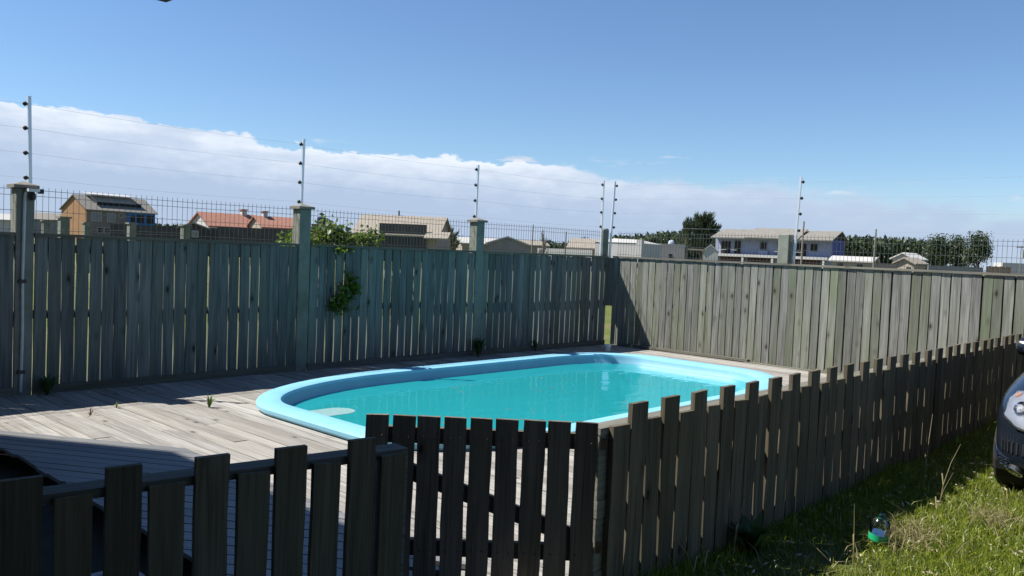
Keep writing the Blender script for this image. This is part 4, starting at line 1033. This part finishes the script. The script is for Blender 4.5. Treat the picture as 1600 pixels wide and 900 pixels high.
for x0, x1 in ((-7.3, -3.8), (-3.2, .4), (3.4, 7.3)): MB().box(x0, x1, -3.4, -3.27, .1, 2.0).build('veranda_opening', bm('dark_red_opening', (.06, .03, .028), (.09, .045, .04)), lh)
for x0, x1, z0, z1 in ((-7.3, -5.9, 2.5, 4.2), (-5.3, -4.4, 2.5, 4.3), (.9, 2.5, 2.5, 4.3), (3.2, 4.9, 2.5, 4.2)):
    f = MB().box(x0, x1, -3.32, -3.27, z0, z1).build('balcony_door', B_deep, lh); MB().box(x0, x1, -4.86, -4.82, 2.95, 3.02).build('balcony_rail', B_white, f)
for x, w in ((-1.1, .9), (5.9, 1.0)): window(lh, x, -3.27, 3.7, w, 1.0, B_deep, B_lilac)
MB().box(-1.75, -.4, -3.6, -3.27, 2.42, 3.05).build('balcony_wall', B_lilac, lh)
# houses on the right
gable('small_house', 'low house with pale roof right of the lilac house', 1332, 105, 4.6, 5, 2.0, 2.55, B_beige, B_pale, rot=-8, wins=[(-1.2, 1.3, .7, .9, B_deep), (1.0, 1.3, .7, .9, B_deep)])
gable('small_house', 'small white gabled house left of the dark clump of trees', 1417, 112, 2.6, 4, 2.7, 3.4, B_white, B_white, axis='y', rot=-20)
gable('small_house', 'little beige house in front of the white gabled house', 1420, 104, 2.2, 3, 2.1, 2.7, B_beige, B_tan, axis='y', rot=-25, wins=[(.5, 1.2, .6, .8, B_deep)])
tag(MB().box(-2.0, 2.0, -.1, .1, 0, 1.95).build('yard_wall', B_beige, None, far(1382, 108), FACE), 'low beige wall left of the little beige house', 'wall')
tag(MB().box(-3.5, 3.5, -.1, .1, 0, zpx(1490, 416, 108)).build('yard_wall', B_grey, None, far(1490, 108), FACE), 'low grey wall below the dark clump of trees', 'wall')
of = thing('plank_fence', 'orange brown plank fence at the right beyond the wire mesh', 'fence', far(1557, 110), FACE)
for i in range(9): MB().box(-1.6+i*.36, -1.6+i*.36+.32, -.03, .03, 0, 2.15+.05*(i % 2)).build('plank', B_rose, of)
tag(MB().box(-9, 9, -2, 2, 0, zpx(1600, 412, 220)).build('far_building', B_white, None, far(1610, 220), FACE), 'long low white building on the far right horizon', 'building')
sg = thing('sign_board', 'blank white board on a post at the right edge', 'sign', far(1599, 60), FACE)
MB().box(-.25, .35, -.02, .02, 2.55, 3.2).build('board', B_white, sg); MB().box(.0, .08, .021, .08, 0, 3.1).build('post', B_wood, sg)
def upole(label, px, D, top, arm=False, r_=.09):
    th = thing('utility_pole', label, 'pole', far(px, D), FACE, 'utility poles beyond the fences'); h = zpx(px, top, D)
    MB().tube([(0,0,0), (.01*h, 0, h)], [r_, r_*.7], 8).build('shaft', B_wood, th)
    if arm:
        MB().box(-.8, .8, -.06, .06, h-.35, h-.22).build('crossarm', B_wood, th)
        for x in (-.7, -.25, .25, .7): MB().lathe([(.05, h-.22), (.05, h-.1)], 8, (x, 0, 0)).build('insulator', B_grey, th)
upole('slim pole in front of the lilac house', 1249, 60, 346, False, .075)
upole('tall slim pole left of the white gabled house', 1362, 60, 358, False, .075)
upole('utility pole with crossarm inside the dark clump of trees', 1451, 140, 369, True)
upole('utility pole with crossarm between the clump trees', 1506, 140, 371, True)
upole('utility pole with crossarm at the far right horizon', 1590, 150, 384, True, .07)
upole('grey pole right of the third concrete post', 828, 45, 351, False, .045)
upole('grey pole left of the corner post', 880, 50, 362, False, .045)
upole('short dark pole right of the two tone house, left of its twin', 243, 120, 341, False, .07)
upole('short dark pole right of the two tone house, right of its twin', 250, 120, 340, False, .07)
# second lot's fence: row of capped concrete posts beyond the shaded fence
cf = thing('concrete_post_fence', 'row of capped concrete posts with wires beyond the shaded fence at left', 'fence')
row = [(69, 33, 344), (97, 24, 338.5), (133, 33, 347), (203, 30.5, 348), (287, 29, 351)]
for px, D, tp in row:
    b = far(px, D); h = zpx(px, tp, D)-.05
    p = MB().box(-.12, .12, -.12, .12, 0, h).build('post', M_conc, cf, b, 0)
    MB().box(-.16, .16, -.16, .16, h+.001, h+.05).build('post_cap', M_cap, p)
q_ = [far(px, D) for px, D, tp in row if px != 97]
for z in (.5, .9, 1.3, 1.7): MB().tube([(p.x, p.y+.13, z) for p in q_], .004, 4).build('wire', M_wire, cf)
